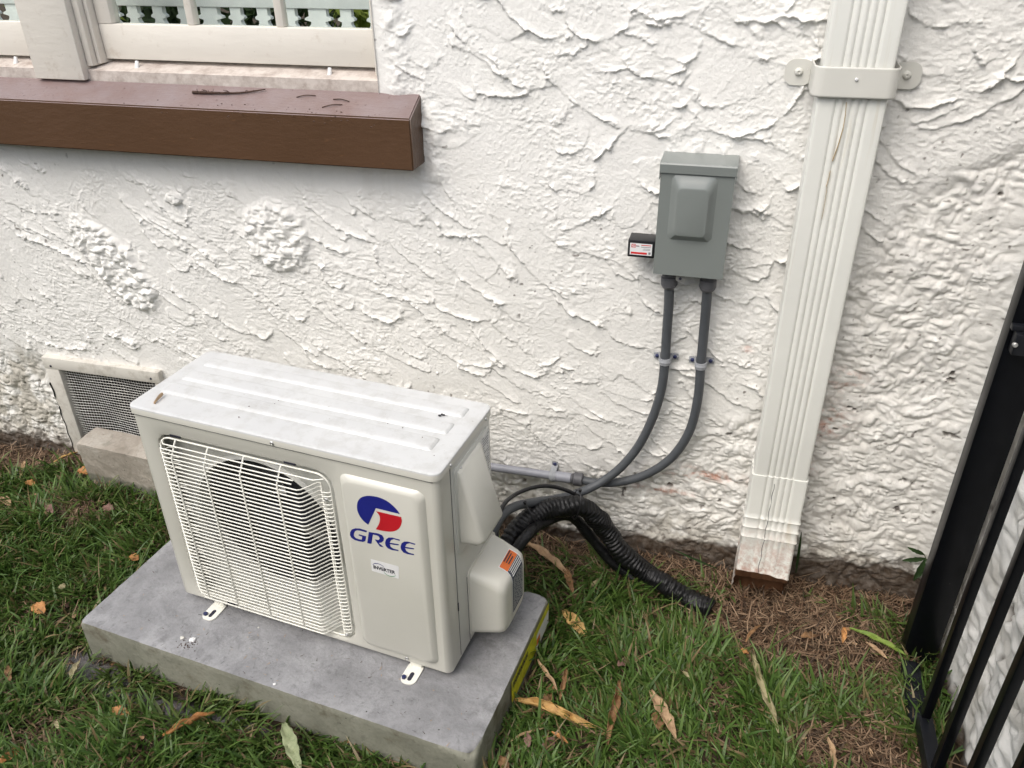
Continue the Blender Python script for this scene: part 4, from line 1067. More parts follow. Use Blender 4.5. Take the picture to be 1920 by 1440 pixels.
bm = bmesh.new(); cyl(bm, D(1.208, yb_+.0055, bz0-.009), D(1.208, yb_+.0045, bz0-.009), .0035, 12); fin('lock_hole', bm, M['ink'], lug)

# surge protector
pa = wallp(1178, 449, -.075); pb = wallp(1228, 486, -.075)
SP = empty('surge_protector', (1.107, 0, pa[2]), 0, 'small black surge protector with a white and red label beside the box', 'surge protector')
zt2, zb2 = pa[2], wallp(1177, 481, -.075)[2]
bm = bmesh.new(); x0, x1_ = pa[0]-1.107, 1.1405-1.107; box(bm, x0, x1_, -.075, -.022, zb2-zt2, 0, .002); fin('case', bm, M['blackplastic'], SP, 30)
lx0, lx1, lz0, lz1 = x0+.0055, x1_-.006, zb2-zt2+.0065, -.0075
yl = -.0756
def lr(bm, a, b, c, d, lift=0): bm.faces.new([bm.verts.new((x, yl-lift, z)) for x, z in ((lx0+(lx1-lx0)*a, lz0+(lz1-lz0)*c), (lx0+(lx1-lx0)*b, lz0+(lz1-lz0)*c), (lx0+(lx1-lx0)*b, lz0+(lz1-lz0)*d), (lx0+(lx1-lx0)*a, lz0+(lz1-lz0)*d))])
bm = bmesh.new(); lr(bm, 0, 1, 0, 1); sl = fin('label', bm, M['white_label'], SP)
bm = bmesh.new(); lr(bm, .05, .78, .08, .25, .0003); lr(bm, .06, .10, .66, .92, .0003); lr(bm, .06, .26, .87, .93, .0003); lr(bm, .06, .26, .63, .69, .0003); lr(bm, .13, .4, .75, .81, .0003); lr(bm, .5, .95, .83, .90, .0003); fin('red_print', bm, M['redink'], sl)
bm = bmesh.new(); lr(bm, .25, .42, .73, .79, .0005); lr(bm, .5, .95, .68, .73, .0003); lr(bm, .58, .92, .45, .49, .0003); lr(bm, .62, .92, .55, .59, .0003); lr(bm, .85, .95, .10, .3, .0003); fin('black_print', bm, M['greyink'], sl)

# ------------------------------------------------------------------ conduits
def conduit(pts, r, name, mat, parent): 
    bm = bmesh.new(); tube(bm, spline(pts, 8), r, 14); return fin(name, bm, mat, parent, 60)
def px(x, y, yy): return tuple(wallp(x, y, yy))
C1 = empty('flexible_conduit', (1.18, -.04, .94), 0, 'left grey flexible conduit running from the box down to the air conditioner', 'conduit', 'grey flexible conduits under the box')
C2 = empty('flexible_conduit', (1.27, -.04, .94), 0, 'right grey flexible conduit curving into the horizontal pipe along the wall', 'conduit', 'grey flexible conduits under the box')
def rel(o, pts): return [tuple(Vector(p)-Vector(o.location)) for p in pts]
yc = -.034
c1 = [px(1255, 525, -.045), px(1254, 570, -.040), px(1250, 625, yc), px(1247, 675, yc), px(1240, 730, yc), px(1223, 785, yc), px(1196, 838, yc), px(1160, 880, -.045), px(1120, 908, -.065), px(1080, 926, -.10), px(1040, 936, -.15), px(1000, 942, -.22), px(965, 950, -.30), px(940, 968, -.37), px(922, 1000, -.42), px(900, 1030, -.455)]
c2 = [px(1327, 532, -.045), px(1324, 575, -.040), px(1319, 630, yc), px(1314, 685, yc), px(1308, 750, yc), px(1292, 810, yc), px(1260, 857, yc), px(1215, 888, yc), px(1165, 903, yc), px(1120, 905, yc), px(1080, 898, yc)]
conduit(rel(C1, c1), .0125, 'conduit', M['conduit'], C1); conduit(rel(C2, c2), .0125, 'conduit', M['conduit'], C2)
def fitting(o, top_px, bot_px, yy, r=.0185):
    a = Vector(px(*top_px, yy)); b = Vector(px(*bot_px, yy)); a, b = a-o.location, b-o.location
    d = (b-a).normalized(); L = (b-a).length; bm = bmesh.new()
    cyl(bm, a, a+d*L*.22, r*1.0, 20, None, .001); cyl(bm, a+d*L*.24, a+d*L*.78, r*1.12, 12, None, .002); cyl(bm, a+d*L*.78, b, r*1.05, 20, r*.80, .001)
    fin('connector', bm, M['fitting'], o, 35)
fitting(C1, (1256, 511), (1254, 540), -.045); fitting(C2, (1329, 516), (1326, 546), -.045)
fitting(C1, (893, 1042), (918, 1006), -.437, .017)
# horizontal PVC pipe
HP = empty('pvc_pipe', tuple(px(1000, 885, yc)), 0, 'light grey rigid pipe running along the wall behind the air conditioner', 'pipe')
bm = bmesh.new(); a = Vector(px(1066, 896, yc)); b = Vector(px(925, 876, yc)); b2 = a+(b-a)*3.6; tube(bm, [a-HP.location, b-HP.location, b2-HP.location], .0125, 16); fin('pipe', bm, M['pvc'], HP, 60)
d = (a-b).normalized(); bm = bmesh.new(); c = a-d*.045; cyl(bm, c-HP.location, a+d*.008-HP.location, .0158, 20, None, .0015); fin('coupling', bm, M['pvc'], HP, 40)
bm = bmesh.new(); a2 = a+d*.008; cyl(bm, a2-HP.location, a2+d*.006-HP.location, .0155, 20, None, .001); cyl(bm, a2+d*.007-HP.location, a2+d*.036-HP.location, .0205, 12, None, .003); fin('compression_nut', bm, M['fitting'], HP, 35)

def strap(cpos, direction, r, label, screws=(True, True)):
    """one- or two-hole strap: a band over the pipe with ears on the wall"""
    o = empty('pipe_strap', cpos, 0, label, 'pipe strap', 'grey straps holding the pipes to the wall')
    t = Vector(direction).normalized(); s = Vector((t.z, 0, -t.x)); o_y = -cpos[1]
    prof = [(-r-.016, o_y-.006), (-r-.006, o_y-.006), (-r-.002, o_y-.009), (-r*.98, 0)]+[(r*math.cos(R(a)), -r*math.sin(R(a))) for a in range(160, 10, -15)]+[(r*.98, 0), (r+.002, o_y-.009), (r+.006, o_y-.006), (r+.016, o_y-.006)]
    bm = bmesh.new(); loops = []
    for w_, th in ((-.009, 0), (-.0085, .002), (-.002, .0022), (0, .0034), (.002, .0022), (.0085, .002), (.009, 0)):
        loops.append([tuple(s*a*(1+th/r*.6)+Vector((0, b-th, 0))+t*w_) for a, b in prof])
    loft(bm, loops, False, False); sol(fin('band', bm, M['strap'], o, 50), .0012)
    for k, sg in enumerate((-1, 1)):
        if screws[k]: screw('screw', tuple(s*sg*(r+.010)+Vector((0, o_y-.008, 0))), (0, -1, 0), .0055, M['bolt'], o, .005)
    return o
strap(px(1247, 676, yc), Vector(px(1247, 690, yc))-Vector(px(1248, 660, yc)), .0133, 'grey two eared strap on the left conduit below the box')
strap(px(1314, 684, yc), Vector(px(1313, 698, yc))-Vector(px(1315, 668, yc)), .0133, 'grey two eared strap on the right conduit below the box')
q = a-d*.047
strap((q[0], q[1], q[2]), d, .0150, 'grey strap on the horizontal pipe beside its coupling')

# ------------------------------------------------------------------ insulated line set (black wrapped hose) and cable
LS = empty('insulated_hose', tuple(gnd(960, 1060, 0)), 0, 'thick black wrapped hose arching from the air conditioner down to the soil', 'hose')
def wrapped(pts, r, name, pitch=.011, amp=.0028, seed=0):
    P = spline(pts, 14); Ls = [0]
    for a, b in zip(P, P[1:]): Ls.append(Ls[-1]+(b-a).length)
    # resample finely
    tot = Ls[-1]; n = int(tot/.0022); Q = []; j = 0
    for k in range(n+1):
        s = tot*k/n
        while j < len(Ls)-2 and Ls[j+1] < s: j += 1
        t = (s-Ls[j])/max(1e-9, Ls[j+1]-Ls[j]); Q.append(P[j].lerp(P[j+1], min(1, t)))
    bm = bmesh.new(); N = 26; T = [(Q[min(k+1, n)]-Q[max(k-1, 0)]).normalized() for k in range(n+1)]
    nr = Vector((0, 1, 0)); rings = []
    for k in range(n+1):
        nr = (nr-T[k]*nr.dot(T[k])).normalized(); bn = T[k].cross(nr); s = tot*k/n; ring = []
        for i in range(N):
            a = 2*math.pi*i/N
            ph = 2*math.pi*s/pitch+1.3*math.sin(a+seed)+.9*math.sin(3*a+s*35)+2.5*math.sin(s*27)
            wv = (abs(math.sin(ph/2))**.6)*(.85+.25*math.sin(s*61+2*math.sin(a+s*9)))+.25*math.sin(a*5+s*90)
            rr3 = r*(1+.05*math.sin(s*45+seed)+.04*math.sin(2*a+s*20))+amp*(wv-.5)
            ring.append(bm.verts.new(Q[k]+(nr*math.cos(a)+bn*math.sin(a))*rr3))
        rings.append(ring)
    for A, B in zip(rings, rings[1:]):
        for i in range(N): bm.faces.new((A[i], A[(i+1) % N], B[(i+1) % N], B[i]))
    bm.faces.new(rings[0]); bm.faces.new(rings[-1])
    return fin(name, bm, M['hose'], LS, 70)
h1 = [px(915, 1085, -.40), px(938, 1050, -.36), px(965, 1000, -.30), px(1000, 968, -.24), px(1050, 950, -.19), px(1095, 952, -.16), px(1130, 985, -.13), px(1165, 1035, -.13), tuple(gnd(1208, 1072, .045)), tuple(gnd(1252, 1100, .034)), tuple(gnd(1298, 1126, .026)), tuple(gnd(1334, 1144, .018))]
wrapped(rel(LS, h1), .0272, 'wrapped_pipe', .0125, .0055, 0)
h2 = [px(940, 1075, -.44), px(962, 1040, -.37), px(990, 1002, -.32), px(1010, 985, -.26), px(1050, 966, -.17), px(1080, 975, -.13), px(1110, 1010, -.12), px(1150, 1055, -.12), px(1200, 1092, -.13), px(1260, 1122, -.155)]
wrapped(rel(LS, h2), .0150, 'drain_hose', .0060, .0022, 2)
h3 = [px(1120, 962, -.10), px(1160, 1010, -.08), px(1210, 1055, -.09), px(1265, 1095, -.12), px(1318, 1130, -.15)]
bm = bmesh.new(); tube(bm, spline(rel(LS, h3), 10), .0085, 10); fin('thin_pipe', bm, M['hose'], LS, 70)
CB = empty('power_cable', tuple(px(915, 1032, -.40)), 0, 'thin black cable looping from the hood over the grey conduit', 'cable')
cb = [px(884, 995, -.47), px(892, 1012, -.475), px(905, 1027, -.47), px(920, 1032, -.45), px(930, 1020, -.43), px(933, 985, -.40), px(942, 950, -.35), px(965, 928, -.28), px(1000, 914, -.22), px(1035, 912, -.18), px(1075, 925, -.14), px(1110, 950, -.115), px(1140, 980, -.10)]
bm = bmesh.new(); tube(bm, spline(rel(CB, cb), 10), .0058, 10); fin('cable', bm, M['blackplastic'], CB, 60)
def ziptie(c, t, r, label):
    o = empty('cable_tie', c, 0, label, 'cable tie', 'black cable ties on the hose'); t = Vector(t).normalized(); u = Vector((0, 0, 1)); u = (u-t*u.dot(t)).normalized(); v = t.cross(u)
    bm = bmesh.new(); P = [(u*(math.cos(a)*r*1.25-r*.3)+v*math.sin(a)*r*.9) for a in [2*math.pi*k/28 for k in range(28)]]; tube(bm, P, .0016, 6, closed=True); fin('loop', bm, M['blackplastic'], o, 60)
    bm = bmesh.new(); p = u*r*1.0; box(bm, p.x-.004, p.x+.004, p.y-.004, p.y+.004, p.z-.003, p.z+.006, .001); tube(bm, [p+Vector((0, 0, .003)), p+u*.008+v*.008], .0012, 4); fin('tie_head', bm, M['blackplastic'], o, 30)
ziptie(px(992, 962, -.265), (.75, .6, .3), .040, 'black cable tie nearest the air conditioner')
ziptie(px(1082, 940, -.170), (.85, .4, -.2), .036, 'black cable tie where the hose starts down')

# ------------------------------------------------------------------ downspout
yd = -.098
dx0, dx1 = 1.449, 1.586
DS = empty('downspout', (1.5175, 0, 0), 0, 'cream ribbed metal downspout with a stained open end above the soil', 'downspout')
def dsec(z, wob=0, grow=0, yoff=0, k=0):
    """cross-section loop: corrugated front and sides"""
    ko = 1-max(0, min(1, (z-.06)/.30)); ko = ko*ko*(3-2*ko); yoff -= .050*ko
    P = []; x0, x1, y0, y1 = dx0-grow-1.5175-.006*ko, dx1+grow-1.5175-.006*ko, yd-grow+yoff, -.022+yoff
    n = 60
    for i in range(n+1):
        t = i/n; x = x0+.006+(x1-x0-.012)*t
        g_ = 0
        for c in (.27, .39, .51, .63, .75): g_ += .0036*math.exp(-((t-c)/.024)**2)
        P.append((x, y0+g_*(1-k)-.0018*k*math.sin(t*20), z))
    P += [(x1-.002, y0+.0015, z), (x1, y0+.006, z)]
    for i in range(9): P.append((x1-(.003 if i in (3, 5) else 0), y0+.010+(y1-y0-.014)*i/8, z))
    P += [(x1-.004, y1, z), (x0+.004, y1, z)]
    for i in range(9): P.append((x0+(.003 if i in (3, 5) else 0), y1-.004-(y1-y0-.014)*i/8, z))
    P += [(x0, y0+.006, z), (x0+.002, y0+.0015, z)]
    return P
loops = []; zs = [2.3, 1.9, 1.5, 1.2]+list(np.arange(1.15, .42, -.05))+[.42, .4195, .30, .290, .286, .282, .262, .258, .254, .235, .230, .225, .19, .15, .11]
for z in zs:
    grow = 0 if z > .4197 else .003
    if z in (.286, .258, .230): grow += .0025
    kk = 0 if z > .30 else min(1, (.30-z)/.12)*.7
    loops.append(dsec(z, 0, grow, -(max(0, .42-z))*.02, kk))
# sloping mouth: the front edge is cut higher than the back
last = []
for i, p in enumerate(dsec(0, 0, .004, -.010, .9)):
    t = (p[1]-(yd-.064)-.012)/.062; t = max(0, min(1, t)); z = .138*(1-t)-.012*t
    if p[0] > 0 and t < .5: z -= .012*(p[0]/.07)
    z += .002*math.sin(i*.35)
    last.append((p[0]*(1-.02), p[1], z))
loops.append(last)
bm = bmesh.new(); rings = loft(bm, loops, False, False)
nv_out = len(bm.verts)
bmesh.ops.recalc_face_normals(bm, faces=bm.faces)
bm.normal_update(); me = bpy.data.meshes.new('pipe'); bm.to_mesh(me); bm.free()
at = me.color_attributes.new('marks', 'FLOAT_COLOR', 'POINT')
for i, v in enumerate(me.vertices):
    z = v.co.z; red = max(0, min(1, (.285-z)/.14)) if z < .285 else 0
    inner = 0.0
    streak = .0
    at.data[i].color = (red*.85, streak, inner, 1)
link('pipe', me, M['down'], DS, 40)
# rusty crack running down a groove below the bracket
bm = bmesh.new()
sx = 1.5175
for (pa_, pb2, w_) in (((1587, 192), (1581, 240), .0016), ((1581, 240), (1561, 302), .0022), ((1557, 320), (1549, 350), .0014), ((1551, 350), (1541, 410), .0010)):
    a = Vector(wallp(*pa_, yd-.0006)); b = Vector(wallp(*pb2, yd-.0006)); tube(bm, [a-DS.location, (a+b)/2+Vector((.001, 0, 0))-DS.location, b-DS.location], w_, 5, flat=.4)
M['ruststain'] = mat_plain('rust_streak', (.40, .28, .13), .7, .4, 120); fin('rust_streak', bm, M['ruststain'], DS)
# seam scratches near the mouth
bm = bmesh.new(); 
def kof(z):
    k = 1-max(0, min(1, (z-.06)/.30)); return .050*k*k*(3-2*k)
pts = [Vector((-.012+.0015*math.sin(k*1.7)-.12*kof(z), yd-.0042-(.42-z)*.02-kof(z), z)) for k, z in enumerate(np.linspace(.40, .13, 20))]
tube(bm, pts, .0008, 4); fin('seam_scratch', bm, M['fitting'], DS)
# bracket
zb0 = .5*(wallp(1535, 178, yd-.006)[2]+wallp(1665, 190, yd-.006)[2]); zb1 = .5*(wallp(1540, 122, yd-.006)[2]+wallp(1690, 130, yd-.006)[2])
BK = empty('downspout_bracket', (1.5175, 0, zb0), 0, 'cream metal bracket strapping the downspout to the wall', 'bracket')
hgt = zb1-zb0; bm = bmesh.new()
P = []
w2 = (dx1-dx0)/2+.013
P += [(-w2-.002, -.009), (-w2-.001, -.020), (-w2, yd+.03)]
for k in range(7):
    a = R(180+90*k/6); P.append((-w2+.022+.022*math.cos(a), yd+.012+.022*math.sin(a)))
for k in range(7):
    a = R(270+90*k/6); P.append((w2-.022+.022*math.cos(a), yd+.012+.022*math.sin(a)))
P += [(w2, yd+.03), (w2+.001, -.020), (w2+.002, -.009)]
rings = [[bm.verts.new((x, y, z)) for x, y in P] for z in (0, .004, hgt-.004, hgt)]
for A, B in zip(rings, rings[1:]):
    for k in range(len(P)-1): bm.faces.new((A[k], A[k+1], B[k+1], B[k]))
sol(fin('band', bm, M['bracket'], BK, 45), .0016)
for s in (-1, 1):
    bm = bmesh.new(); loft(bm, [[(s*(w2+.0255)+a, y, hgt*.5+b) for a, b in rrect(-.029, .029, -hgt*.42, hgt*.48, .020, 7)] for y in (-.011, -.009)]); ear = fin('ear', bm, M['bracket'], BK, 30)
    screw('rivet', (s*(w2+.026), -.011, hgt*.55), (0, -1, 0), .0085, M['bracket'], ear, .007)
screw('rivet', (.0, yd-.0115, hgt*.62), (0, -1, 0), .0035, M['white_label'], BK, .003)

# ------------------------------------------------------------------ black metal gate along the side wall
GX0 = 1.885
GT = empty('metal_gate', (GX0, -.25, 0), 0, 'black metal picket gate standing open along the side wall at right', 'gate')
def gb(bm, x0, x1, y0, y1, z0, z1, bev=.0015): box(bm, x0-GX0, x1-GX0, y0+.25, y1+.25, z0, z1, bev)
bm = bmesh.new(); gb(bm, GX0, GX0+.078, -.245, -.200, -.03, 2.3, .002)
bm.normal_update()
post = fin('stile', bm, M['black'], GT, 30)
pk = [-.470, -.618, -.762, -.895, -1.03, -1.165]
for y in pk:
    bm = bmesh.new(); gb(bm, GX0+.002, GX0+.022, y-.011, y+.011, .062, 2.3, .002); fin('picket', bm, M['black'], GT, 30)
bm = bmesh.new(); gb(bm, GX0-.004, GX0+.028, -1.4, -.470, .022, .0615, .002); fin('bottom_rail', bm, M['blackside'], GT, 30)
bm = bmesh.new(); gb(bm, GX0+.0, GX0+.034, -1.4, -.2455, 1.95, 1.99, .002); fin('top_rail', bm, M['black'], GT, 30)
lp = wallp(1908, 612, -.25); bm = bmesh.new(); gb(bm, lp[0]-.012, lp[0]+.04, -.262, -.2455, lp[2]-.006, lp[2]+.006); gb(bm, lp[0]-.004, lp[0]+.03, -.275, -.2455, lp[2]-.055, lp[2]-.0065, .004)
la = fin('latch', bm, M['blackside'], GT, 30)
bm = bmesh.new(); cyl(bm, (lp[0]-GX0-.002, -.020, lp[2]-.03), (lp[0]-GX0-.002, -.028, lp[2]-.03), .005, 12, None, .001); fin('latch_bolt', bm, M['zinc'], la, 30)
FT = rough_box('footing_stone', -.022, .028, -.095, .095, -.02, .035, [M['blackside'], M['blackside']], .008, .006, .012, 21)
FT.location = (1.895, -.365, 0); tag(FT, 'dark lump of concrete at the foot of the black gate', 'concrete lump')

# ------------------------------------------------------------------ plants and leaves
M['weedleaf'] = leafmat('weed_leaf', (.035, .07, .022), .15); M['stem'] = mat_plain('weed_stem', (.05, .07, .02), .6)
def leaf_mesh(bm, base, direc, L, Wd, droop=.3, fold=.25, curl=0., twist=0., up=Vector((0, 0, 1)), n=9, bend=0.):
    d = Vector(direc).normalized(); s = d.cross(up); s = s.normalized() if s.length > 1e-4 else Vector((1, 0, 0)); nrm = s.cross(d)
    p = Vector(base); rows = []
    for i in range(n+1):
        t = i/n; w_ = Wd*(math.sin(math.pi*min(1, t*.92+.04))**.75)*(1-.15*t)
        tt = twist*t; sx_ = s*math.cos(tt)+nrm*math.sin(tt); nx_2 = nrm*math.cos(tt)-s*math.sin(tt)
        row = []
        for j in range(-2, 3):
            a = curl*(j/2); 
            off = (sx_*math.sin(a)/max(curl, 1e-3)*w_ if curl > .01 else sx_*(j/2)*w_) + nx_2*((1-math.cos(a))/max(curl, 1e-3)*w_ if curl > .01 else abs(j/2)*fold*w_)
            off += nx_2*.22*w_*math.sin(t*17+j*2.1)+sx_*.10*w_*math.sin(t*29+j)*(abs(j) == 2)
            row.append(bm.verts.new(p+off))
        rows.append(row); p = p+d*(L/n); d = (d-nrm*droop/n+s*bend*math.cos(t*3.1)/n).normalized(); s = (s-d*s.dot(d)).normalized(); nrm = s.cross(d)
    for A, B in zip(rows, rows[1:]):
        for j in range(4): bm.faces.new((A[j], A[j+1], B[j+1], B[j]))
w0 = Vector(wallp(1737, 1108, -.03)); WD = empty('weed', tuple(w0), 0, 'small dark leafed weed growing at the wall beside the gate', 'weed')
topw = Vector(wallp(1738, 1050, -.045))-w0; bm = bmesh.new(); tube(bm, spline([(0, 0, -.02), tuple(topw*.5+Vector((.003, 0, 0))), tuple(topw)], 5), .0013, 5); tube(bm, spline([tuple(topw), tuple(topw+Vector((-.015, 0, .022))), tuple(topw+Vector((-.03, 0, .030)))], 4), .0009, 5); fin('stem', bm, M['stem'], WD)
for (ax, ay), (ex, ey), wd in (((1736, 1047), (1693, 1052), .0075), ((1735, 1048), (1714, 1092), .009), ((1733, 1040), (1704, 1028), .006), ((1737, 1048), (1745, 1060), .006), ((1732, 1070), (1716, 1085), .006)):
    a = Vector(wallp(ax, ay, -.045))-w0; e = Vector(wallp(ex, ey, -.06))-w0; bm = bmesh.new(); leaf_mesh(bm, a, e-a, (e-a).length, wd, .25, .3, up=Vector((0, -1, .4))); fin('leaf', bm, M['weedleaf'], WD, 60)
for (bx_, by_), tip, lab in (((1492, 1075), (1503, 1000), 'tall grass blade standing beside the downspout mouth'), ((1345, 1066), (1262, 1032), 'long thin dark blade leaning on the wall base left of the downspout')):
    b0 = Vector(wallp(bx_, by_, -.06)); t0 = Vector(wallp(*tip, -.055)); bm = bmesh.new(); leaf_mesh(bm, b0, t0-b0, (t0-b0).length, .004, .1, .3, up=Vector((0, -1, .1))); tag(fin('grass_blade', bm, M['weedleaf'], None, 60), lab, 'grass blade')

def dryleafmat(name, c, c2):
    b = NB(name).set(.6, 0, .3); cc = b.ramp(b.noise(40, 6, .7), [(.3, c2), (.65, c)]); cc = b.mix(b.ramp(b.noise(160, 3), [(.66, 0.), (.72, .8)]), cc, tuple(v*.25 for v in c2)); b.col(cc); b.bump(b.noise(150, 4), .0008); return b.m
DL = {'y': dryleafmat('dry_yellow', (.62, .42, .16), (.40, .22, .08)), 'b': dryleafmat('dry_brown', (.30, .17, .08), (.13, .07, .035)), 't': dryleafmat('dry_tan', (.46, .32, .19), (.26, .16, .09)),
      'o': dryleafmat('dry_orange', (.50, .25, .09), (.30, .13, .05)), 'm': dryleafmat('dry_mauve', (.23, .13, .105), (.12, .07, .055)), 'g': dryleafmat('dry_greygreen', (.30, .33, .19), (.18, .22, .11)), 'e': dryleafmat('fresh_green', (.20, .27, .05), (.10, .17, .03)), 'p': dryleafmat('dry_pale', (.38, .33, .20), (.22, .20, .10))}
leaves = [
 ((965, 1316), (1122, 1334), 15, 'y', .9, 'long curled yellow leaf lying across the grass right of the pad', .030),
 ((1160, 1278), (1168, 1398), 12, 'b', .8, 'upright twisted brown leaf touching the tip of the long yellow leaf', .035),
 ((1219, 1296), (1258, 1384), 13, 't', .35, 'flat tan leaf on the grass right of the twisted brown leaf', .035),
 ((1226, 1338), (1238, 1370), 11, 'b', .2, 'small brown leaf tucked under the flat tan leaf', .018),
 ((1056, 1146), (1092, 1197), 12, 'y', .2, 'bitten yellow leaf on the grass near the yellow sticker', .030),
 ((985, 1018), (1066, 1078), 11, 't', .5, 'long tan leaf below the black hose arch', .035),
 ((1060, 1066), (1066, 1112), 9, 'b', .5, 'brown leaf end hanging below the long tan leaf by the hose', .025),
 ((1106, 1104), (1130, 1084), 4, 'p', .2, 'thin pale scrap in the grass below the hose', .025),
 ((1008, 1238), (1030, 1302), 6, 't', .6, 'narrow tan leaf standing at the front end of the yellow sticker', .040),
 ((1062, 1252), (1060, 1312), 7, 'b', .6, 'narrow brown leaf standing alone above the long yellow leaf', .040),
 ((1036, 1284), (1026, 1352), 11, 'b', .4, 'pointed brown leaf crossing under the long yellow leaf', .018),
 ((958, 1392), (1016, 1356), 4, 't', .5, 'thin tan stem like leaf near the front corner of the pad', .022),
 ((988, 1376), (990, 1402), 7, 'm', .2, 'small oval mauve leaf left of the larger mauve one', .026),
 ((1036, 1384), (1026, 1418), 11, 'm', .2, 'larger mauve leaf below the pointed brown leaf', .024),
 ((1034, 1374), (1064, 1396), 5, 'o', .5, 'small curled orange leaf right of the larger mauve leaf', .030),
 ((936, 1420), (950, 1450), 10, 'b', .3, 'crumpled brown leaf touching the pad corner at the bottom edge', .024),
 ((1412, 1226), (1426, 1366), 10, 'p', .8, 'long pale twisted leaf standing at the edge of the brown patch', .040),
 ((1502, 1196), (1532, 1194), 8, 'b', .2, 'oval brown leaf in the middle of the brown straw patch', .036),
 ((1583, 1178), (1576, 1204), 6, 'o', .4, 'small orange brown leaf right of the oval brown leaf', .036),
 ((1592, 1180), (1700, 1226), 7, 'e', .5, 'long green yellow blade like leaf pointing at the gate', .040),
 ((1622, 1206), (1662, 1236), 5, 't', .5, 'tan leaf strip just under the long green leaf', .034),
 ((1550, 1384), (1576, 1448), 8, 't', .6, 'curled tan leaf at the bottom edge near the gate', .034),
 ((1386, 1222), (1404, 1226), 6, 'o', .2, 'small orange leaf left of the brown straw patch', .032),
 ((1398, 1206), (1418, 1164), 5, 'b', .5, 'narrow brown leaf below the downspout mouth', .046),
 ((1285, 1196), (1300, 1208), 9, 'm', .2, 'small mauve leaf on the grass left of the straw patch', .030),
 ((1158, 1250), (1176, 1240), 8, 'm', .2, 'small reddish leaf deep in the grass above the flat tan leaf', .024),
 ((1280, 1260), (1296, 1276), 4, 'p', .3, 'tiny white scrap in the grass left of the long pale leaf', .030),
 ((306, 1382), (404, 1342), 9, 'o', .8, 'long curled brown leaf in front of the pad at lower left', .034),
 ((210, 1332), (246, 1338), 9, 'o', .3, 'short orange brown leaf left of the long curled one', .026),
 ((532, 1358), (562, 1442), 13, 'g', .3, 'grey green leaf leaning on the front of the pad at the bottom edge', .036),
 ((66, 1134), (80, 1152), 11, 'o', .2, 'small orange brown leaf left of the pad corner', .032),
 ((134, 1274), (142, 1240), 6, 'p', .3, 'pale upright leaf piece beside the left end of the pad', .030),
 ((14, 1250), (22, 1276), 6, 'b', .3, 'brown leaf near the left edge of the picture', .026),
 ((112, 1100), (122, 1104), 6, 'p', .1, 'tiny pale leaf above the small orange brown leaf', .034),
 ((244, 1044), (258, 1052), 8, 'o', .1, 'small orange leaf just above the left edge of the pad', .036),
 ((146, 884), (168, 890), 9, 'o', .4, 'round orange leaf at the foot of the concrete block', .034),
 ((102, 868), (152, 846), 4, 'y', .6, 'narrow yellow leaf left of the vent frame foot', .040),
 ((46, 866), (50, 896), 5, 't', .5, 'tan leaf stalk beside the black sprinkler cap', .030),
 ((50, 904), (64, 912), 7, 'o', .2, 'small orange leaf below the black sprinkler cap', .032),
 ((90, 948), (96, 964), 7, 'm', .3, 'mauve leaf in the grass left of the brown patch', .032),
 ((194, 952), (212, 958), 8, 'm', .2, 'pinkish brown leaf right of the brown patch', .034),
 ((-6, 1440), (48, 1404), 9, 'o', .5, 'orange brown leaf in the lower left corner', .022),
 ((106, 1354), (112, 1368), 4, 'p', .2, 'tiny pale leaf in the grass at lower left', .026),
 ((0, 935), (22, 948), 8, 't', .3, 'tan leaf at the left edge in the dead grass', .024),
]
for (a_, b_, wpx, cm, cu_, lab, zz) in leaves:
    A = Vector(gnd(*a_, zz)); B = Vector(gnd(*b_, zz-.004)); L = (B-A).length; mpp = (A-Vector(CAMP)).length/F_PX
    bm = bmesh.new(); wd_ = wpx*mpp*.98*(1.45 if cu_ > .6 else 1.1)
    leaf_mesh(bm, A+Vector((0, 0, .004)), B-A+Vector((0, 0, L*.10)), L*1.02, wd_, .35, .2, cu_*2.3+.3, random.uniform(-1.6, 1.6)*cu_, n=16, bend=random.uniform(-.9, .9)*(.4+cu_))
    o = sol(fin('dry_leaf', bm, DL[cm], None, 60), .0004); tag(o, lab, 'leaf', 'dry leaves fallen around the pad')
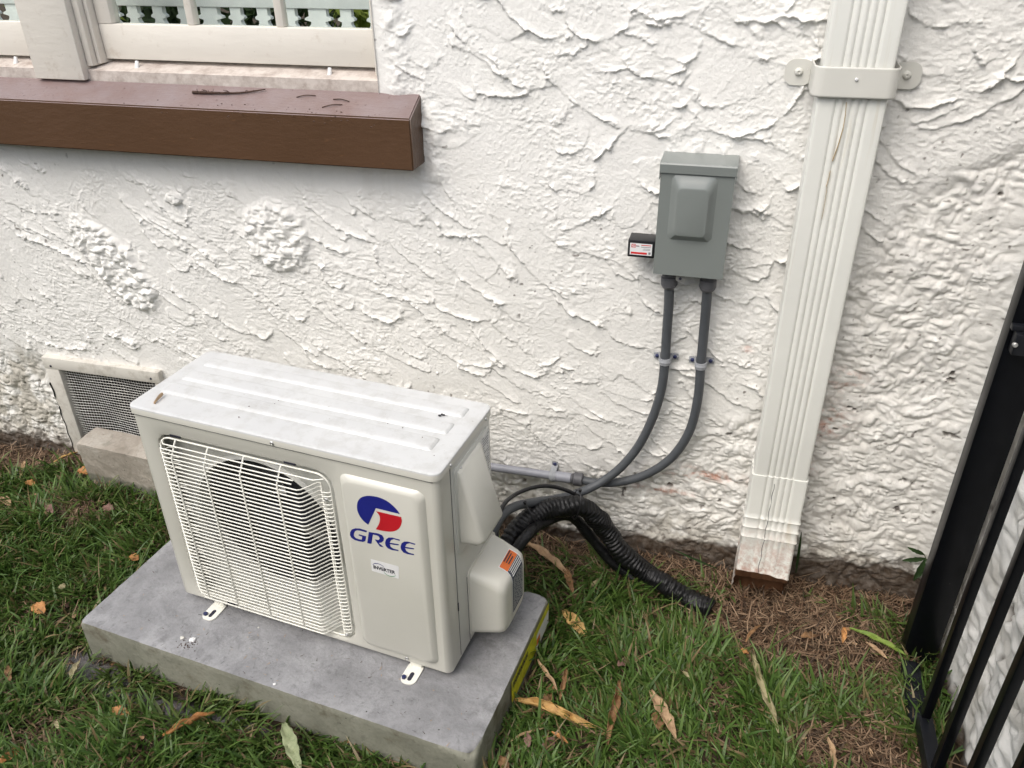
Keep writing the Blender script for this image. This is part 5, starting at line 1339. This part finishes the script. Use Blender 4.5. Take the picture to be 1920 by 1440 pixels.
# sprinkler cap
p = gnd(38, 886, .012); SK = empty('sprinkler_head', tuple(p), 0, 'round black sprinkler cap with a white ring in the soil at far left', 'sprinkler')
bm = bmesh.new(); cyl(bm, (0, 0, -.03), (0, 0, .008), .032, 28, None, .003); fin('cap', bm, M['blackplastic'], SK, 40)
bm = bmesh.new(); tube(bm, [(.004+.0125*math.cos(R(a)), -.004+.0125*math.sin(R(a)), .0088) for a in range(0, 360, 12)], .0018, 6, closed=True); fin('white_ring', bm, M['white_label'], SK, 60)

# small torn fragments of dead leaves all over the lawn
bm = bmesh.new(); rs = np.random.default_rng(77)
for k in range(900):
    x = rs.uniform(-1.6, 1.93); y = rs.uniform(-1.3, -.02)
    if blocked(np.array([x]), np.array([y]))[0]: continue
    z = float(ground_h(np.array([x]), np.array([y]))[0])+rs.uniform(.003, .024); q = rs.uniform(.003, .010); a = rs.uniform(0, 6.28); tl = rs.normal(0, .5, 2)
    n_ = 6; vs = []
    for i in range(n_):
        t = 2*math.pi*i/n_; u = q*rs.uniform(.6, 1.1)*math.cos(t); v = q*.5*rs.uniform(.5, 1.1)*math.sin(t)
        vs.append(bm.verts.new((x+u*math.cos(a)-v*math.sin(a), y+u*math.sin(a)+v*math.cos(a), z+tl[0]*u+tl[1]*v)))
    bm.faces.new(vs).material_index = int(rs.integers(0, 4))
tag(fin('leaf_litter', bm, [DL['b'], DL['t'], DL['m'], DL['b']]), 'tiny torn leaf fragments strewn through the grass', 'leaf litter', kind='stuff')

bm = bmesh.new(); rs = np.random.default_rng(5)
for k in range(150):
    a_, b_ = rs.uniform(PL+.01, PR-.01), rs.choice([rs.uniform(PF+.005, -.01), rs.uniform(PF+.005, -.01), rs.uniform(.0, PB-.01)])
    if 0 < a_ < .93 and 0 < b_ < .30: continue
    q = acw(a_, b_, PZ+.0022); ang = rs.uniform(0, 6.28); L = rs.uniform(.002, .012); w_ = rs.uniform(.0004, .0010)
    d1 = Vector((math.cos(ang), math.sin(ang), rs.normal(0, .06))); d2 = Vector((-math.sin(ang), math.cos(ang), 0))
    bm.faces.new([bm.verts.new(q+d1*L*x_+d2*w_*y_) for x_, y_ in ((-.5, -1), (.5, -.3), (.5, .3), (-.5, 1))]).material_index = int(rs.integers(0, 3))
tag(fin('clippings', bm, [M['twig'], DL['t'], M['fitting']]), 'fine grass clippings and dirt specks on the concrete pad', 'debris', kind='stuff')
